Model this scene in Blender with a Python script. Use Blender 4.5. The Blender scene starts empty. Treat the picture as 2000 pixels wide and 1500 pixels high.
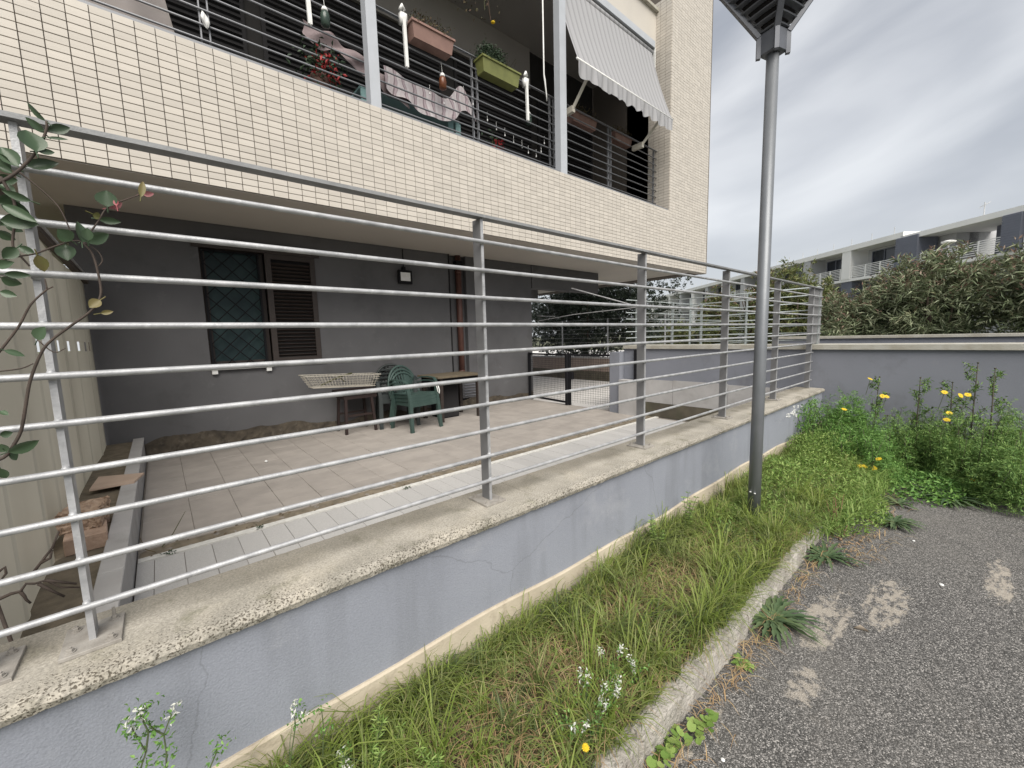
import bpy, math, random
import numpy as np
from mathutils import Vector, Matrix
R = math.radians
random.seed(7); rng = np.random.default_rng(11)
sc = bpy.context.scene
COL = sc.collection

# ------------------------------------------------------------------ camera
cam_d = bpy.data.cameras.new("camera"); cam = bpy.data.objects.new("camera", cam_d); COL.objects.link(cam)
YAW, PITCH, ROLL = 0.709700441, -0.114008787, -0.0275397680
CAM = Vector((0.183289429, -1.33957847, 0.697839588))
cy, sy, cp, sp = math.cos(YAW), math.sin(YAW), math.cos(PITCH), math.sin(PITCH)
F = Vector((sy*cp, cy*cp, sp)); R0 = Vector((cy, -sy, 0)); U0 = R0.cross(F)
Rv = math.cos(ROLL)*R0 + math.sin(ROLL)*U0; Uv = -math.sin(ROLL)*R0 + math.cos(ROLL)*U0
m = Matrix((Rv, Uv, -F)).transposed().to_4x4(); m.translation = CAM
cam.matrix_world = m
cam_d.sensor_fit = 'HORIZONTAL'; cam_d.sensor_width = 36.0; cam_d.lens = 797.6/2000*36.0
cam_d.clip_start = 0.02; cam_d.clip_end = 2000
sc.camera = cam

# ------------------------------------------------------------------ world, sun, exposure
SUN_EL, SUN_AZ = R(47), R(208)          # azimuth from +Y clockwise: behind the photographer
W = bpy.data.worlds.new("World"); sc.world = W; W.use_nodes = True
nt = W.node_tree; N = nt.nodes; Lk = nt.links
for n in list(N): N.remove(n)
out = N.new('ShaderNodeOutputWorld'); bg = N.new('ShaderNodeBackground'); bg.inputs[1].default_value = 0.1
sky = N.new('ShaderNodeTexSky'); sky.sky_type = 'NISHITA'; sky.sun_disc = False
sky.sun_elevation = SUN_EL; sky.sun_rotation = SUN_AZ; sky.air_density = 1.0; sky.dust_density = 4.0
tc = N.new('ShaderNodeTexCoord'); sep = N.new('ShaderNodeSeparateXYZ'); Lk.new(tc.outputs['Generated'], sep.inputs[0])
# cloud bands: noise over the view direction, squeezed vertically and tilted a little so that the streaks climb to the right
zc = N.new('ShaderNodeMath'); zc.operation = 'MAXIMUM'; zc.inputs[1].default_value = 0.0; Lk.new(sep.outputs[2], zc.inputs[0])
vr = N.new('ShaderNodeVectorRotate'); vr.rotation_type = 'AXIS_ANGLE'; vr.inputs['Axis'].default_value = (.90, .44, 0); vr.inputs['Angle'].default_value = R(13)
Lk.new(tc.outputs['Generated'], vr.inputs['Vector'])
mp = N.new('ShaderNodeMapping'); mp.inputs['Scale'].default_value = (1.0, 1.0, 3.3); mp.inputs['Location'].default_value = (0.3, 0.2, 0.55)
Lk.new(vr.outputs[0], mp.inputs[0])
nz = N.new('ShaderNodeTexNoise'); nz.inputs['Scale'].default_value = 1.9; nz.inputs['Detail'].default_value = 6; nz.inputs['Roughness'].default_value = 0.42
nz.inputs['Distortion'].default_value = 0.35; Lk.new(mp.outputs[0], nz.inputs['Vector'])
rp = N.new('ShaderNodeValToRGB'); e = rp.color_ramp.elements
e[0].position = 0.38; e[0].color = (1.22, 1.29, 1.42, 1); e[1].position = 0.64; e[1].color = (2.5, 2.54, 2.6, 1)
Lk.new(nz.outputs[0], rp.inputs[0])
# overcast veil: brighter, whiter air low down
el = N.new('ShaderNodeValToRGB'); e2 = el.color_ramp.elements
e2[0].position = 0.0; e2[0].color = (1, 1, 1, 1); e2[1].position = 0.42; e2[1].color = (0, 0, 0, 1)
Lk.new(zc.outputs[0], el.inputs[0])
mx0 = N.new('ShaderNodeMixRGB'); mx0.inputs[2].default_value = (2.5, 2.58, 2.66, 1)
sc0 = N.new('ShaderNodeMath'); sc0.operation = 'MULTIPLY'; sc0.inputs[1].default_value = 0.72; Lk.new(el.outputs[0], sc0.inputs[0])
Lk.new(sc0.outputs[0], mx0.inputs[0]); Lk.new(rp.outputs[0], mx0.inputs[1])
mx = N.new('ShaderNodeMixRGB'); mx.inputs[0].default_value = 0.93
Lk.new(sky.outputs[0], mx.inputs[1]); Lk.new(mx0.outputs[0], mx.inputs[2])
Lk.new(mx.outputs[0], bg.inputs[0]); Lk.new(bg.outputs[0], out.inputs[0])

sun_d = bpy.data.lights.new("sun", 'SUN'); sun = bpy.data.objects.new("sun", sun_d); COL.objects.link(sun)
sun_d.energy = 1.5; sun_d.angle = R(50); sun_d.color = (1.0, 0.955, 0.88)
sd = Vector((math.sin(SUN_AZ)*math.cos(SUN_EL), math.cos(SUN_AZ)*math.cos(SUN_EL), math.sin(SUN_EL)))
sun.rotation_euler = (-sd).to_track_quat('-Z', 'Y').to_euler(); sun.location = sd*20
sc.view_settings.view_transform = 'Standard'; sc.view_settings.look = 'None'
sc.view_settings.gamma = 1.0; sc.view_settings.use_curve_mapping = False
sc.view_settings.exposure = 1.72
sc.render.engine = 'CYCLES'
sc.cycles.max_bounces = 6; sc.cycles.diffuse_bounces = 4; sc.cycles.transparent_max_bounces = 8
sc.cycles.sample_clamp_indirect = 6
sc.cycles.use_denoising = True

# ------------------------------------------------------------------ helpers: materials
MATS = {}
def _n(t, k): return t.nodes.new(k)
def mat(name, col, col2=None, rough=0.7, scale=6.0, detail=4, bump=0.0, bscale=80.0, metal=0.0, island=None, objrand=0.0,
        stretch=(1, 1, 1), contrast=(0.35, 0.65), spec=0.4, spots=None, trans=0.0, alpha=None, extra=None):
    mm = bpy.data.materials.new(name); mm.use_nodes = True; t = mm.node_tree
    b = t.nodes['Principled BSDF']; b.inputs['Roughness'].default_value = rough; b.inputs['Metallic'].default_value = metal
    b.inputs['Specular IOR Level'].default_value = spec
    tcn = _n(t, 'ShaderNodeTexCoord'); mpn = _n(t, 'ShaderNodeMapping'); mpn.inputs['Scale'].default_value = stretch
    t.links.new(tcn.outputs['Object'], mpn.inputs[0])
    cur = None
    rgb = _n(t, 'ShaderNodeRGB'); rgb.outputs[0].default_value = (*col, 1); cur = rgb.outputs[0]
    if col2 is not None:
        nn = _n(t, 'ShaderNodeTexNoise'); nn.inputs['Scale'].default_value = scale; nn.inputs['Detail'].default_value = detail
        t.links.new(mpn.outputs[0], nn.inputs['Vector'])
        r = _n(t, 'ShaderNodeValToRGB'); r.color_ramp.elements[0].position = contrast[0]; r.color_ramp.elements[1].position = contrast[1]
        t.links.new(nn.outputs[0], r.inputs[0])
        x = _n(t, 'ShaderNodeMixRGB'); t.links.new(r.outputs[0], x.inputs[0]); t.links.new(cur, x.inputs[1]); x.inputs[2].default_value = (*col2, 1)
        cur = x.outputs[0]
    if spots is not None:                     # (colour, scale, threshold lo, hi, amount)
        for (c3, s3, lo, hi, am) in spots:
            nn = _n(t, 'ShaderNodeTexNoise'); nn.inputs['Scale'].default_value = s3; nn.inputs['Detail'].default_value = 6; nn.inputs['Roughness'].default_value = 0.65
            t.links.new(mpn.outputs[0], nn.inputs['Vector'])
            r = _n(t, 'ShaderNodeMapRange'); r.inputs[1].default_value = lo; r.inputs[2].default_value = hi; r.inputs[4].default_value = am
            t.links.new(nn.outputs[0], r.inputs[0])
            x = _n(t, 'ShaderNodeMixRGB'); t.links.new(r.outputs[0], x.inputs[0]); t.links.new(cur, x.inputs[1]); x.inputs[2].default_value = (*c3, 1)
            cur = x.outputs[0]
    if island is not None:                    # list of colours picked per leaf / blade
        g = _n(t, 'ShaderNodeNewGeometry'); r = _n(t, 'ShaderNodeValToRGB'); els = r.color_ramp.elements
        while len(els) < len(island): els.new(0.5)
        for i, c in enumerate(island): els[i].position = i/(len(island)-1); els[i].color = (*c, 1)
        t.links.new(g.outputs['Random Per Island'], r.inputs[0]); cur = r.outputs[0]
    if objrand:
        oi = _n(t, 'ShaderNodeObjectInfo'); g = _n(t, 'ShaderNodeNewGeometry')
        ad = _n(t, 'ShaderNodeMath'); ad.operation = 'ADD'; t.links.new(oi.outputs['Random'], ad.inputs[0]); t.links.new(g.outputs['Random Per Island'], ad.inputs[1])
        fr = _n(t, 'ShaderNodeMath'); fr.operation = 'FRACT'; t.links.new(ad.outputs[0], fr.inputs[0])
        mr = _n(t, 'ShaderNodeMapRange'); mr.inputs[3].default_value = 1-objrand; mr.inputs[4].default_value = 1+objrand*0.6; t.links.new(fr.outputs[0], mr.inputs[0])
        x = _n(t, 'ShaderNodeMixRGB'); x.blend_type = 'MULTIPLY'; x.inputs[0].default_value = 1
        t.links.new(cur, x.inputs[1]); t.links.new(mr.outputs[0], x.inputs[2]); cur = x.outputs[0]
    t.links.new(cur, b.inputs['Base Color'])
    if bump:
        nn = _n(t, 'ShaderNodeTexNoise'); nn.inputs['Scale'].default_value = bscale; nn.inputs['Detail'].default_value = 5
        t.links.new(mpn.outputs[0], nn.inputs['Vector'])
        bp = _n(t, 'ShaderNodeBump'); bp.inputs['Strength'].default_value = bump; bp.inputs['Distance'].default_value = 0.01
        t.links.new(nn.outputs[0], bp.inputs['Height']); t.links.new(bp.outputs[0], b.inputs['Normal'])
    if trans:
        tr = _n(t, 'ShaderNodeBsdfTranslucent'); t.links.new(cur, tr.inputs[0])
        ms = _n(t, 'ShaderNodeMixShader'); ms.inputs[0].default_value = trans
        t.links.new(b.outputs[0], ms.inputs[1]); t.links.new(tr.outputs[0], ms.inputs[2])
        t.links.new(ms.outputs[0], t.nodes['Material Output'].inputs[0])
    if extra: extra(t, b, mpn, cur)
    MATS[name] = mm; return mm

# ------------------------------------------------------------------ helpers: meshes
class MB:
    def __init__(s): s.v = []; s.f = []
    def add(s, vs, fs):
        o = len(s.v); s.v += [tuple(p) for p in vs]; s.f += [tuple(i+o for i in q) for q in fs]; return s
    def box(s, x0, x1, y0, y1, z0, z1):
        return s.add([(x0,y0,z0),(x1,y0,z0),(x1,y1,z0),(x0,y1,z0),(x0,y0,z1),(x1,y0,z1),(x1,y1,z1),(x0,y1,z1)],
                     [(0,3,2,1),(4,5,6,7),(0,1,5,4),(1,2,6,5),(2,3,7,6),(3,0,4,7)])
    def cbox(s, x0, x1, y0, y1, z0, z1, c):   # box with the top edges chamfered
        return s.add([(x0,y0,z0),(x1,y0,z0),(x1,y1,z0),(x0,y1,z0),(x0,y0,z1-c),(x1,y0,z1-c),(x1,y1,z1-c),(x0,y1,z1-c),
                      (x0+c,y0+c,z1),(x1-c,y0+c,z1),(x1-c,y1-c,z1),(x0+c,y1-c,z1)],
                     [(0,3,2,1),(0,1,5,4),(1,2,6,5),(2,3,7,6),(3,0,4,7),(4,5,9,8),(5,6,10,9),(6,7,11,10),(7,4,8,11),(8,9,10,11)])
    def bar(s, p, q, w, h, up=(0,0,1)):
        p = Vector(p); q = Vector(q); d = (q-p).normalized(); up = Vector(up)
        if abs(d.dot(up)) > .98: up = Vector((0,1,0))
        a = d.cross(up).normalized(); b = a.cross(d)
        vs = [e0 + a*(sx*w/2) + b*(sz*h/2) for e0 in (p, q) for sx, sz in ((-1,-1),(1,-1),(1,1),(-1,1))]
        return s.add(vs, [(0,1,2,3),(7,6,5,4),(0,4,5,1),(1,5,6,2),(2,6,7,3),(3,7,4,0)])
    def tube(s, pts, r, n=8, cap=True):
        pts = [Vector(p) for p in pts]; rs = r if isinstance(r, (list, tuple)) else [r]*len(pts)
        o = len(s.v); prev = None
        for i, p in enumerate(pts):
            d = (pts[min(i+1, len(pts)-1)] - pts[max(i-1, 0)]).normalized()
            if prev is None:
                a = d.cross(Vector((0,0,1)) if abs(d.z) < .9 else Vector((1,0,0))).normalized()
            else:
                a = (prev - d*prev.dot(d)).normalized()
            prev = a; b = d.cross(a)
            for k in range(n):
                t = 2*math.pi*k/n; s.v.append(tuple(p + (a*math.cos(t) + b*math.sin(t))*rs[i]))
        for i in range(len(pts)-1):
            for k in range(n):
                k2 = (k+1) % n; s.f.append((o+i*n+k, o+i*n+k2, o+(i+1)*n+k2, o+(i+1)*n+k))
        if cap:
            s.f.append(tuple(o+k for k in reversed(range(n)))); s.f.append(tuple(o+(len(pts)-1)*n+k for k in range(n)))
        return s
    def lathe(s, prof, c, n=16):              # prof: (radius, z) list, round about vertical axis through c
        o = len(s.v)
        for r_, z in prof:
            for k in range(n):
                t = 2*math.pi*k/n; s.v.append((c[0]+r_*math.cos(t), c[1]+r_*math.sin(t), c[2]+z))
        for i in range(len(prof)-1):
            for k in range(n):
                k2 = (k+1) % n; s.f.append((o+i*n+k, o+i*n+k2, o+(i+1)*n+k2, o+(i+1)*n+k))
        s.f.append(tuple(o+k for k in reversed(range(n)))); s.f.append(tuple(o+(len(prof)-1)*n+k for k in range(n)))
        return s
    def grid(s, fn, nu, nv, thick=None):
        o = len(s.v)
        P = [[Vector(fn(i/nu, j/nv)) for j in range(nv+1)] for i in range(nu+1)]
        for row in P:
            for p in row: s.v.append(tuple(p))
        for i in range(nu):
            for j in range(nv):
                a = o+i*(nv+1)+j; s.f.append((a, a+1, a+nv+2, a+nv+1))
        return s
    def prism(s, outline, d):                 # outline: 3-D points of a planar polygon, d: extrusion vector
        n = len(outline); d = Vector(d); a = [Vector(p) for p in outline]
        return s.add(a + [p+d for p in a], [tuple(range(n))[::-1], tuple(range(n, 2*n))] + [(i, (i+1)%n, n+(i+1)%n, n+i) for i in range(n)])
    def mesh(s, name, mt, smooth=False):
        me = bpy.data.meshes.new(name); me.from_pydata(s.v, [], s.f); me.materials.append(mt)
        if smooth: me.polygons.foreach_set('use_smooth', [True]*len(me.polygons))
        me.update(); return me
    def build(s, name, mt, parent=None, smooth=False):
        return link(name, s.mesh(name, mt, smooth), parent)

def wloc(o):
    v = Vector(o.location)
    while o.parent: o = o.parent; v += Vector(o.location)
    return v
def link(name, me, parent=None, loc=None):
    o = bpy.data.objects.new(name, me); COL.objects.link(o)
    if parent is not None:
        o.parent = parent
        if loc is None: o.location = -wloc(parent)     # mesh data are in world coordinates
    if loc is not None: o.location = loc
    return o
def tag(o, label=None, cat=None, group=None, kind=None):
    if label: o['label'] = label
    if cat: o['category'] = cat
    if group: o['group'] = group
    if kind: o['kind'] = kind
    return o
def thing(name, loc, label, cat, group=None, rz=0.0):
    o = bpy.data.objects.new(name, None); COL.objects.link(o); o.location = loc; o.rotation_euler = (0, 0, rz)
    o.empty_display_size = 0.1
    return tag(o, label, cat, group)
KIDS = {}
def copy_tree(o, parent=None):
    c = o.copy(); COL.objects.link(c)
    if parent is not None: c.parent = parent
    for ch in o.children: copy_tree(ch, c)
    return c
def struct(name, mb, mt, parent=None): 
    o = mb.build(name, mt, parent)
    if parent is None: o['kind'] = 'structure'
    return o
def npmesh(name, V, faces, mt, parent=None, smooth=False):
    """V (n,3) float array; faces: list of int arrays (m,k)"""
    me = bpy.data.meshes.new(name); V = np.ascontiguousarray(V, dtype=np.float32)
    me.vertices.add(len(V)); me.vertices.foreach_set('co', V.ravel())
    tot = sum(f.size for f in faces); npoly = sum(len(f) for f in faces)
    me.loops.add(tot); me.loops.foreach_set('vertex_index', np.concatenate([f.ravel() for f in faces]).astype(np.int32))
    ls = []; o = 0
    for f in faces: ls.append(o + np.arange(len(f))*f.shape[1]); o += f.size
    me.polygons.add(npoly); me.polygons.foreach_set('loop_start', np.concatenate(ls).astype(np.int32))
    me.materials.append(mt)
    if smooth: me.polygons.foreach_set('use_smooth', np.ones(npoly, dtype=bool))
    me.update(calc_edges=True); me.validate()
    return link(name, me, parent)
def unit(a): return a/np.maximum(np.linalg.norm(a, axis=-1, keepdims=True), 1e-9)
def leaf_arrays(P, D, Ln, Wd, fold=0.25, droop=0.15, wide=0.45):
    """folded leaf blades: base, tip and two edge points (two halves along a midrib)"""
    n = len(P); D = unit(D); Ln = np.broadcast_to(np.asarray(Ln, float), (n,))[:, None]; Wd = np.broadcast_to(np.asarray(Wd, float), (n,))[:, None]
    rnd = rng.normal(size=(n, 3)); S = unit(np.cross(D, rnd)); Nn = np.cross(S, D)
    Nn = Nn*np.sign(Nn[:, 2:3]+1e-6); 
    b = P; mid = P + D*Ln*wide; tip = P + D*Ln - Nn*Ln*droop
    l = mid + S*Wd*.5 + Nn*Wd*fold; r = mid - S*Wd*.5 + Nn*Wd*fold
    V = np.stack([b, r, tip, l], 1).reshape(-1, 3)
    i = np.arange(n)[:, None]*4
    return V, np.concatenate([i+[[0, 1, 2]], i+[[0, 2, 3]]])
def leaf_cloud(name, mt, parent, P, D, Ln, Wd, **k):
    V, Fc = leaf_arrays(P, D, Ln, Wd, **k); return npmesh(name, V, [Fc], mt, parent)
def blades(name, mt, B, H, lean, wid, parent=None, kind=None):
    """grass blades: three segments, bending over"""
    n = len(B); az = rng.uniform(0, 2*np.pi, n); d = np.stack([np.cos(az), np.sin(az), 0*az], 1); s = np.stack([-np.sin(az), np.cos(az), 0*az], 1)
    H = H[:, None]; lean = lean[:, None]; wid = wid[:, None]; up = np.array([[0, 0, 1.]])
    p1 = B + up*H*.45 + d*H*lean*.18; p2 = B + up*H*.8*(1-lean*.18) + d*H*lean*.55; p3 = B + up*H*(1-lean*.45) + d*H*lean*1.05
    V = np.stack([B-s*wid*.5, B+s*wid*.5, p1-s*wid*.5, p1+s*wid*.5, p2-s*wid*.33, p2+s*wid*.33, p3], 1).reshape(-1, 3)
    i = np.arange(n)[:, None]*7
    o = npmesh(name, V, [np.concatenate([i+[[0, 1, 3, 2]], i+[[2, 3, 5, 4]]]), i+[[4, 5, 6]]], mt, parent)
    if kind: o['kind'] = kind
    return o
# ------------------------------------------------------------------ materials
m_tile = mat('cream_tile', (.525, .487, .435), (.49, .454, .404), rough=.45, scale=3, objrand=.085, bump=.05, bscale=300, stretch=(1, 1, 14), spec=.3)
m_grout = mat('tile_joint', (.11, .095, .082), rough=.95)
m_soffit = mat('soffit_plaster', (.52, .485, .435), (.48, .45, .41), rough=.9, scale=1.2, bump=.05, bscale=200)
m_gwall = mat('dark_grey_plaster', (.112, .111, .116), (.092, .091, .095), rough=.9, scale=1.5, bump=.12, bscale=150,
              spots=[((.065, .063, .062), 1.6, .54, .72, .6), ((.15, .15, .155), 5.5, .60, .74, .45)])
m_base = mat('bare_damp_base', (.085, .07, .052), (.04, .033, .026), rough=.95, scale=9, bump=.6, bscale=40,
             spots=[((.14, .12, .095), 16, .55, .7, .6)])
def wall_extra(t, b, mpn, cur):
    # rain streaks running down from the coping, and a worn band low down
    w = _n(t, 'ShaderNodeTexNoise'); w.inputs['Scale'].default_value = 5; w.inputs['Detail'].default_value = 6
    m2 = _n(t, 'ShaderNodeMapping'); m2.inputs['Scale'].default_value = (1.6, 1, .25); t.links.new(mpn.outputs[0], m2.inputs[0]); t.links.new(m2.outputs[0], w.inputs['Vector'])
    r = _n(t, 'ShaderNodeMapRange'); r.inputs[1].default_value = .52; r.inputs[2].default_value = .72; r.inputs[4].default_value = .55; t.links.new(w.outputs[0], r.inputs[0])
    x = _n(t, 'ShaderNodeMixRGB'); t.links.new(r.outputs[0], x.inputs[0]); t.links.new(cur, x.inputs[1]); x.inputs[2].default_value = (.175, .185, .21, 1)
    cur = x.outputs[0]
    # pale scuffs and hairline cracks in the paint
    sn = _n(t, 'ShaderNodeTexNoise'); sn.inputs['Scale'].default_value = 3.2; sn.inputs['Detail'].default_value = 8; sn.inputs['Roughness'].default_value = .7; t.links.new(mpn.outputs[0], sn.inputs['Vector'])
    sr = _n(t, 'ShaderNodeMapRange'); sr.inputs[1].default_value = .56; sr.inputs[2].default_value = .72; sr.inputs[4].default_value = .5; t.links.new(sn.outputs[0], sr.inputs[0])
    sx_ = _n(t, 'ShaderNodeMixRGB'); t.links.new(sr.outputs[0], sx_.inputs[0]); t.links.new(cur, sx_.inputs[1]); sx_.inputs[2].default_value = (.33, .34, .37, 1); cur = sx_.outputs[0]
    wn_ = _n(t, 'ShaderNodeTexNoise'); wn_.inputs['Scale'].default_value = 5; wn_.inputs['Detail'].default_value = 6; t.links.new(mpn.outputs[0], wn_.inputs['Vector'])
    wm = _n(t, 'ShaderNodeVectorMath'); wm.operation = 'MULTIPLY_ADD'; wm.inputs[1].default_value = (.18, .18, .18); t.links.new(wn_.outputs['Color'], wm.inputs[0]); t.links.new(mpn.outputs[0], wm.inputs[2])
    vc = _n(t, 'ShaderNodeTexVoronoi'); vc.feature = 'DISTANCE_TO_EDGE'; vc.inputs['Scale'].default_value = .75; t.links.new(wm.outputs[0], vc.inputs['Vector'])
    vr_ = _n(t, 'ShaderNodeMapRange'); vr_.inputs[1].default_value = .0; vr_.inputs[2].default_value = .0028; vr_.inputs[3].default_value = .35; vr_.inputs[4].default_value = 0; t.links.new(vc.outputs['Distance'], vr_.inputs[0])
    vx = _n(t, 'ShaderNodeMixRGB'); t.links.new(vr_.outputs[0], vx.inputs[0]); t.links.new(cur, vx.inputs[1]); vx.inputs[2].default_value = (.10, .105, .115, 1); cur = vx.outputs[0]
    v = _n(t, 'ShaderNodeTexNoise'); v.inputs['Scale'].default_value = 260; v.inputs['Detail'].default_value = 2; t.links.new(mpn.outputs[0], v.inputs['Vector'])
    y = _n(t, 'ShaderNodeMixRGB'); y.blend_type = 'OVERLAY'; y.inputs[0].default_value = .18; t.links.new(cur, y.inputs[1]); t.links.new(v.outputs[0], y.inputs[2])
    t.links.new(y.outputs[0], b.inputs['Base Color'])
m_fwall = mat('blue_grey_render', (.255, .27, .31), (.228, .242, .28), rough=.9, scale=1.8, bump=.22, bscale=170, extra=wall_extra)
m_rwall = mat('mid_grey_render', (.215, .225, .26), (.19, .20, .23), rough=.9, scale=1.3, bump=.15, bscale=170,
              spots=[((.12, .122, .13), 2.1, .54, .74, .55), ((.25, .25, .265), 4.6, .60, .74, .5)])
m_beige = mat('beige_footing', (.50, .44, .345), (.40, .345, .265), rough=.95, scale=5, bump=.25, bscale=120, spots=[((.22, .18, .13), 7, .52, .72, .75), ((.30, .30, .28), 2.5, .55, .7, .5)])
m_pconc = mat('pale_concrete', (.43, .42, .415), (.35, .34, .335), rough=.92, scale=3, bump=.2, bscale=110, spots=[((.26, .25, .23), 5, .55, .75, .5)])
m_dampc = mat('damp_brown_concrete', (.115, .10, .075), (.075, .065, .05), rough=.9, scale=5, bump=.25, bscale=70, spots=[((.07, .075, .045), 4, .5, .7, .5)])
def coping_extra(t, b, mpn, cur):
    # grain of the stone, pits that gather towards the weathered outer edge (y about -0.12)
    n3 = _n(t, 'ShaderNodeTexNoise'); n3.inputs['Scale'].default_value = 150; n3.inputs['Detail'].default_value = 5; n3.inputs['Roughness'].default_value = .75; t.links.new(mpn.outputs[0], n3.inputs['Vector'])
    y = _n(t, 'ShaderNodeMixRGB'); y.blend_type = 'OVERLAY'; y.inputs[0].default_value = .95; t.links.new(cur, y.inputs[1]); t.links.new(n3.outputs[0], y.inputs[2])
    nn = _n(t, 'ShaderNodeTexNoise'); nn.inputs['Scale'].default_value = 4; nn.inputs['Detail'].default_value = 4; t.links.new(mpn.outputs[0], nn.inputs['Vector'])
    sp = _n(t, 'ShaderNodeSeparateXYZ'); t.links.new(mpn.outputs[0], sp.inputs[0])
    ed = _n(t, 'ShaderNodeMapRange'); ed.inputs[1].default_value = .0; ed.inputs[2].default_value = -.115; ed.inputs[3].default_value = -.06; ed.inputs[4].default_value = .10; t.links.new(sp.outputs[1], ed.inputs[0])
    pn = _n(t, 'ShaderNodeTexNoise'); pn.inputs['Scale'].default_value = 190; pn.inputs['Detail'].default_value = 3; t.links.new(mpn.outputs[0], pn.inputs['Vector'])
    a1 = _n(t, 'ShaderNodeMath'); a1.operation = 'ADD'; t.links.new(pn.outputs[0], a1.inputs[0]); t.links.new(ed.outputs[0], a1.inputs[1])
    a2 = _n(t, 'ShaderNodeMath'); a2.operation = 'MULTIPLY_ADD'; a2.inputs[1].default_value = .22; t.links.new(nn.outputs[0], a2.inputs[0]); t.links.new(a1.outputs[0], a2.inputs[2])
    r = _n(t, 'ShaderNodeMapRange'); r.inputs[1].default_value = .765; r.inputs[2].default_value = .85; r.inputs[4].default_value = .9; t.links.new(a2.outputs[0], r.inputs[0])
    x = _n(t, 'ShaderNodeMixRGB'); t.links.new(r.outputs[0], x.inputs[0]); t.links.new(y.outputs[0], x.inputs[1]); x.inputs[2].default_value = (.075, .062, .045, 1)
    t.links.new(x.outputs[0], b.inputs['Base Color'])
    # dirt lies on the sheltered inner half of the slab
    dn = _n(t, 'ShaderNodeMapRange'); dn.inputs[1].default_value = -.05; dn.inputs[2].default_value = .07; dn.inputs[3].default_value = -.22; dn.inputs[4].default_value = .22; t.links.new(sp.outputs[1], dn.inputs[0])
    da = _n(t, 'ShaderNodeMath'); da.operation = 'ADD'; t.links.new(dn.outputs[0], da.inputs[0]); t.links.new(nn.outputs[0], da.inputs[1])
    dr = _n(t, 'ShaderNodeMapRange'); dr.inputs[1].default_value = .40; dr.inputs[2].default_value = .75; dr.inputs[4].default_value = .5; t.links.new(da.outputs[0], dr.inputs[0])
    dm = _n(t, 'ShaderNodeMixRGB'); dm.blend_type = 'MULTIPLY'; t.links.new(dr.outputs[0], dm.inputs[0]); t.links.new(x.outputs[0], dm.inputs[1]); dm.inputs[2].default_value = (.46, .44, .38, 1)
    t.links.new(dm.outputs[0], b.inputs['Base Color'])
    h = _n(t, 'ShaderNodeMath'); h.operation = 'SUBTRACT'; t.links.new(n3.outputs[0], h.inputs[0]); t.links.new(r.outputs[0], h.inputs[1])
    bp = _n(t, 'ShaderNodeBump'); bp.inputs['Strength'].default_value = .6; bp.inputs['Distance'].default_value = .003
    t.links.new(h.outputs[0], bp.inputs['Height']); t.links.new(bp.outputs[0], b.inputs['Normal'])
m_coping = mat('travertine_coping', (.395, .367, .318), (.295, .275, .235), rough=.9, scale=5.5, detail=7, extra=coping_extra,
               spots=[((.45, .41, .34), 3.3, .52, .68, .65), ((.17, .165, .11), 8, .56, .72, .65)])
m_rcoping = mat('pale_rear_coping', (.42, .41, .37), (.34, .32, .27), rough=.9, scale=8, bump=.2, bscale=80)
def galv_extra(t, b, mpn, cur):
    pass
m_galv = mat('galvanised_bar', (.46, .465, .475), (.32, .325, .335), rough=.52, metal=.4, scale=22, detail=6, bump=.12, bscale=220, spots=[((.55, .555, .56), 40, .55, .7, .6)])
m_post = mat('painted_fence_post', (.20, .20, .205), (.165, .165, .17), rough=.55, metal=.2, scale=10, bump=.08, bscale=150, spots=[((.40, .40, .40), 30, .66, .74, .6)])
m_toprail = mat('painted_top_rail', (.27, .275, .28), (.21, .215, .22), rough=.6, metal=.2, scale=14, bump=.1, bscale=180, spots=[((.42, .42, .42), 30, .6, .72, .6)])
m_plate = mat('dusty_steel_plate', (.36, .34, .31), (.27, .25, .225), rough=.75, metal=.2, scale=30, bump=.2, bscale=180)
m_steel = mat('light_grey_painted_steel', (.42, .44, .475), (.39, .41, .44), rough=.5, scale=4)
m_rail = mat('balcony_rail_grey', (.22, .225, .24), rough=.45, metal=.3)
m_white = mat('white_plastic', (.74, .74, .73), (.66, .66, .64), rough=.45, scale=20)
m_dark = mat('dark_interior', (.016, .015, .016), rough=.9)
m_brownwood = mat('dark_brown_shutter', (.040, .030, .026), (.030, .022, .019), rough=.55, scale=12, stretch=(1, 1, 8))
m_curtain = mat('dark_teal_pane', (.030, .056, .056), (.016, .030, .034), rough=.45, scale=2.5, spec=.2)
m_black = mat('black_iron', (.012, .012, .014), rough=.8, spec=.15)
m_pipe = mat('brown_drainpipe', (.10, .045, .035), (.075, .034, .027), rough=.5, scale=6)
m_paver = mat('pale_granite_paver', (.44, .43, .42), (.37, .362, .352), rough=.85, scale=180, detail=3, objrand=.08, bump=.15, bscale=250)
m_strip = mat('white_edge_strip', (.62, .61, .58), (.5, .49, .46), rough=.8, scale=25)
m_brtile = mat('dusty_brown_floor_tile', (.325, .295, .268), (.28, .255, .232), rough=.85, scale=5, objrand=.07, bump=.1, bscale=120, spots=[((.33, .30, .27), 3, .55, .75, .5)])
m_joint = mat('floor_joint', (.235, .21, .185), (.19, .17, .15), rough=.95, scale=20)
m_drain = mat('earthy_drain_strip', (.20, .165, .12), (.13, .11, .08), rough=.95, scale=14, bump=.4, bscale=90)
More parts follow.
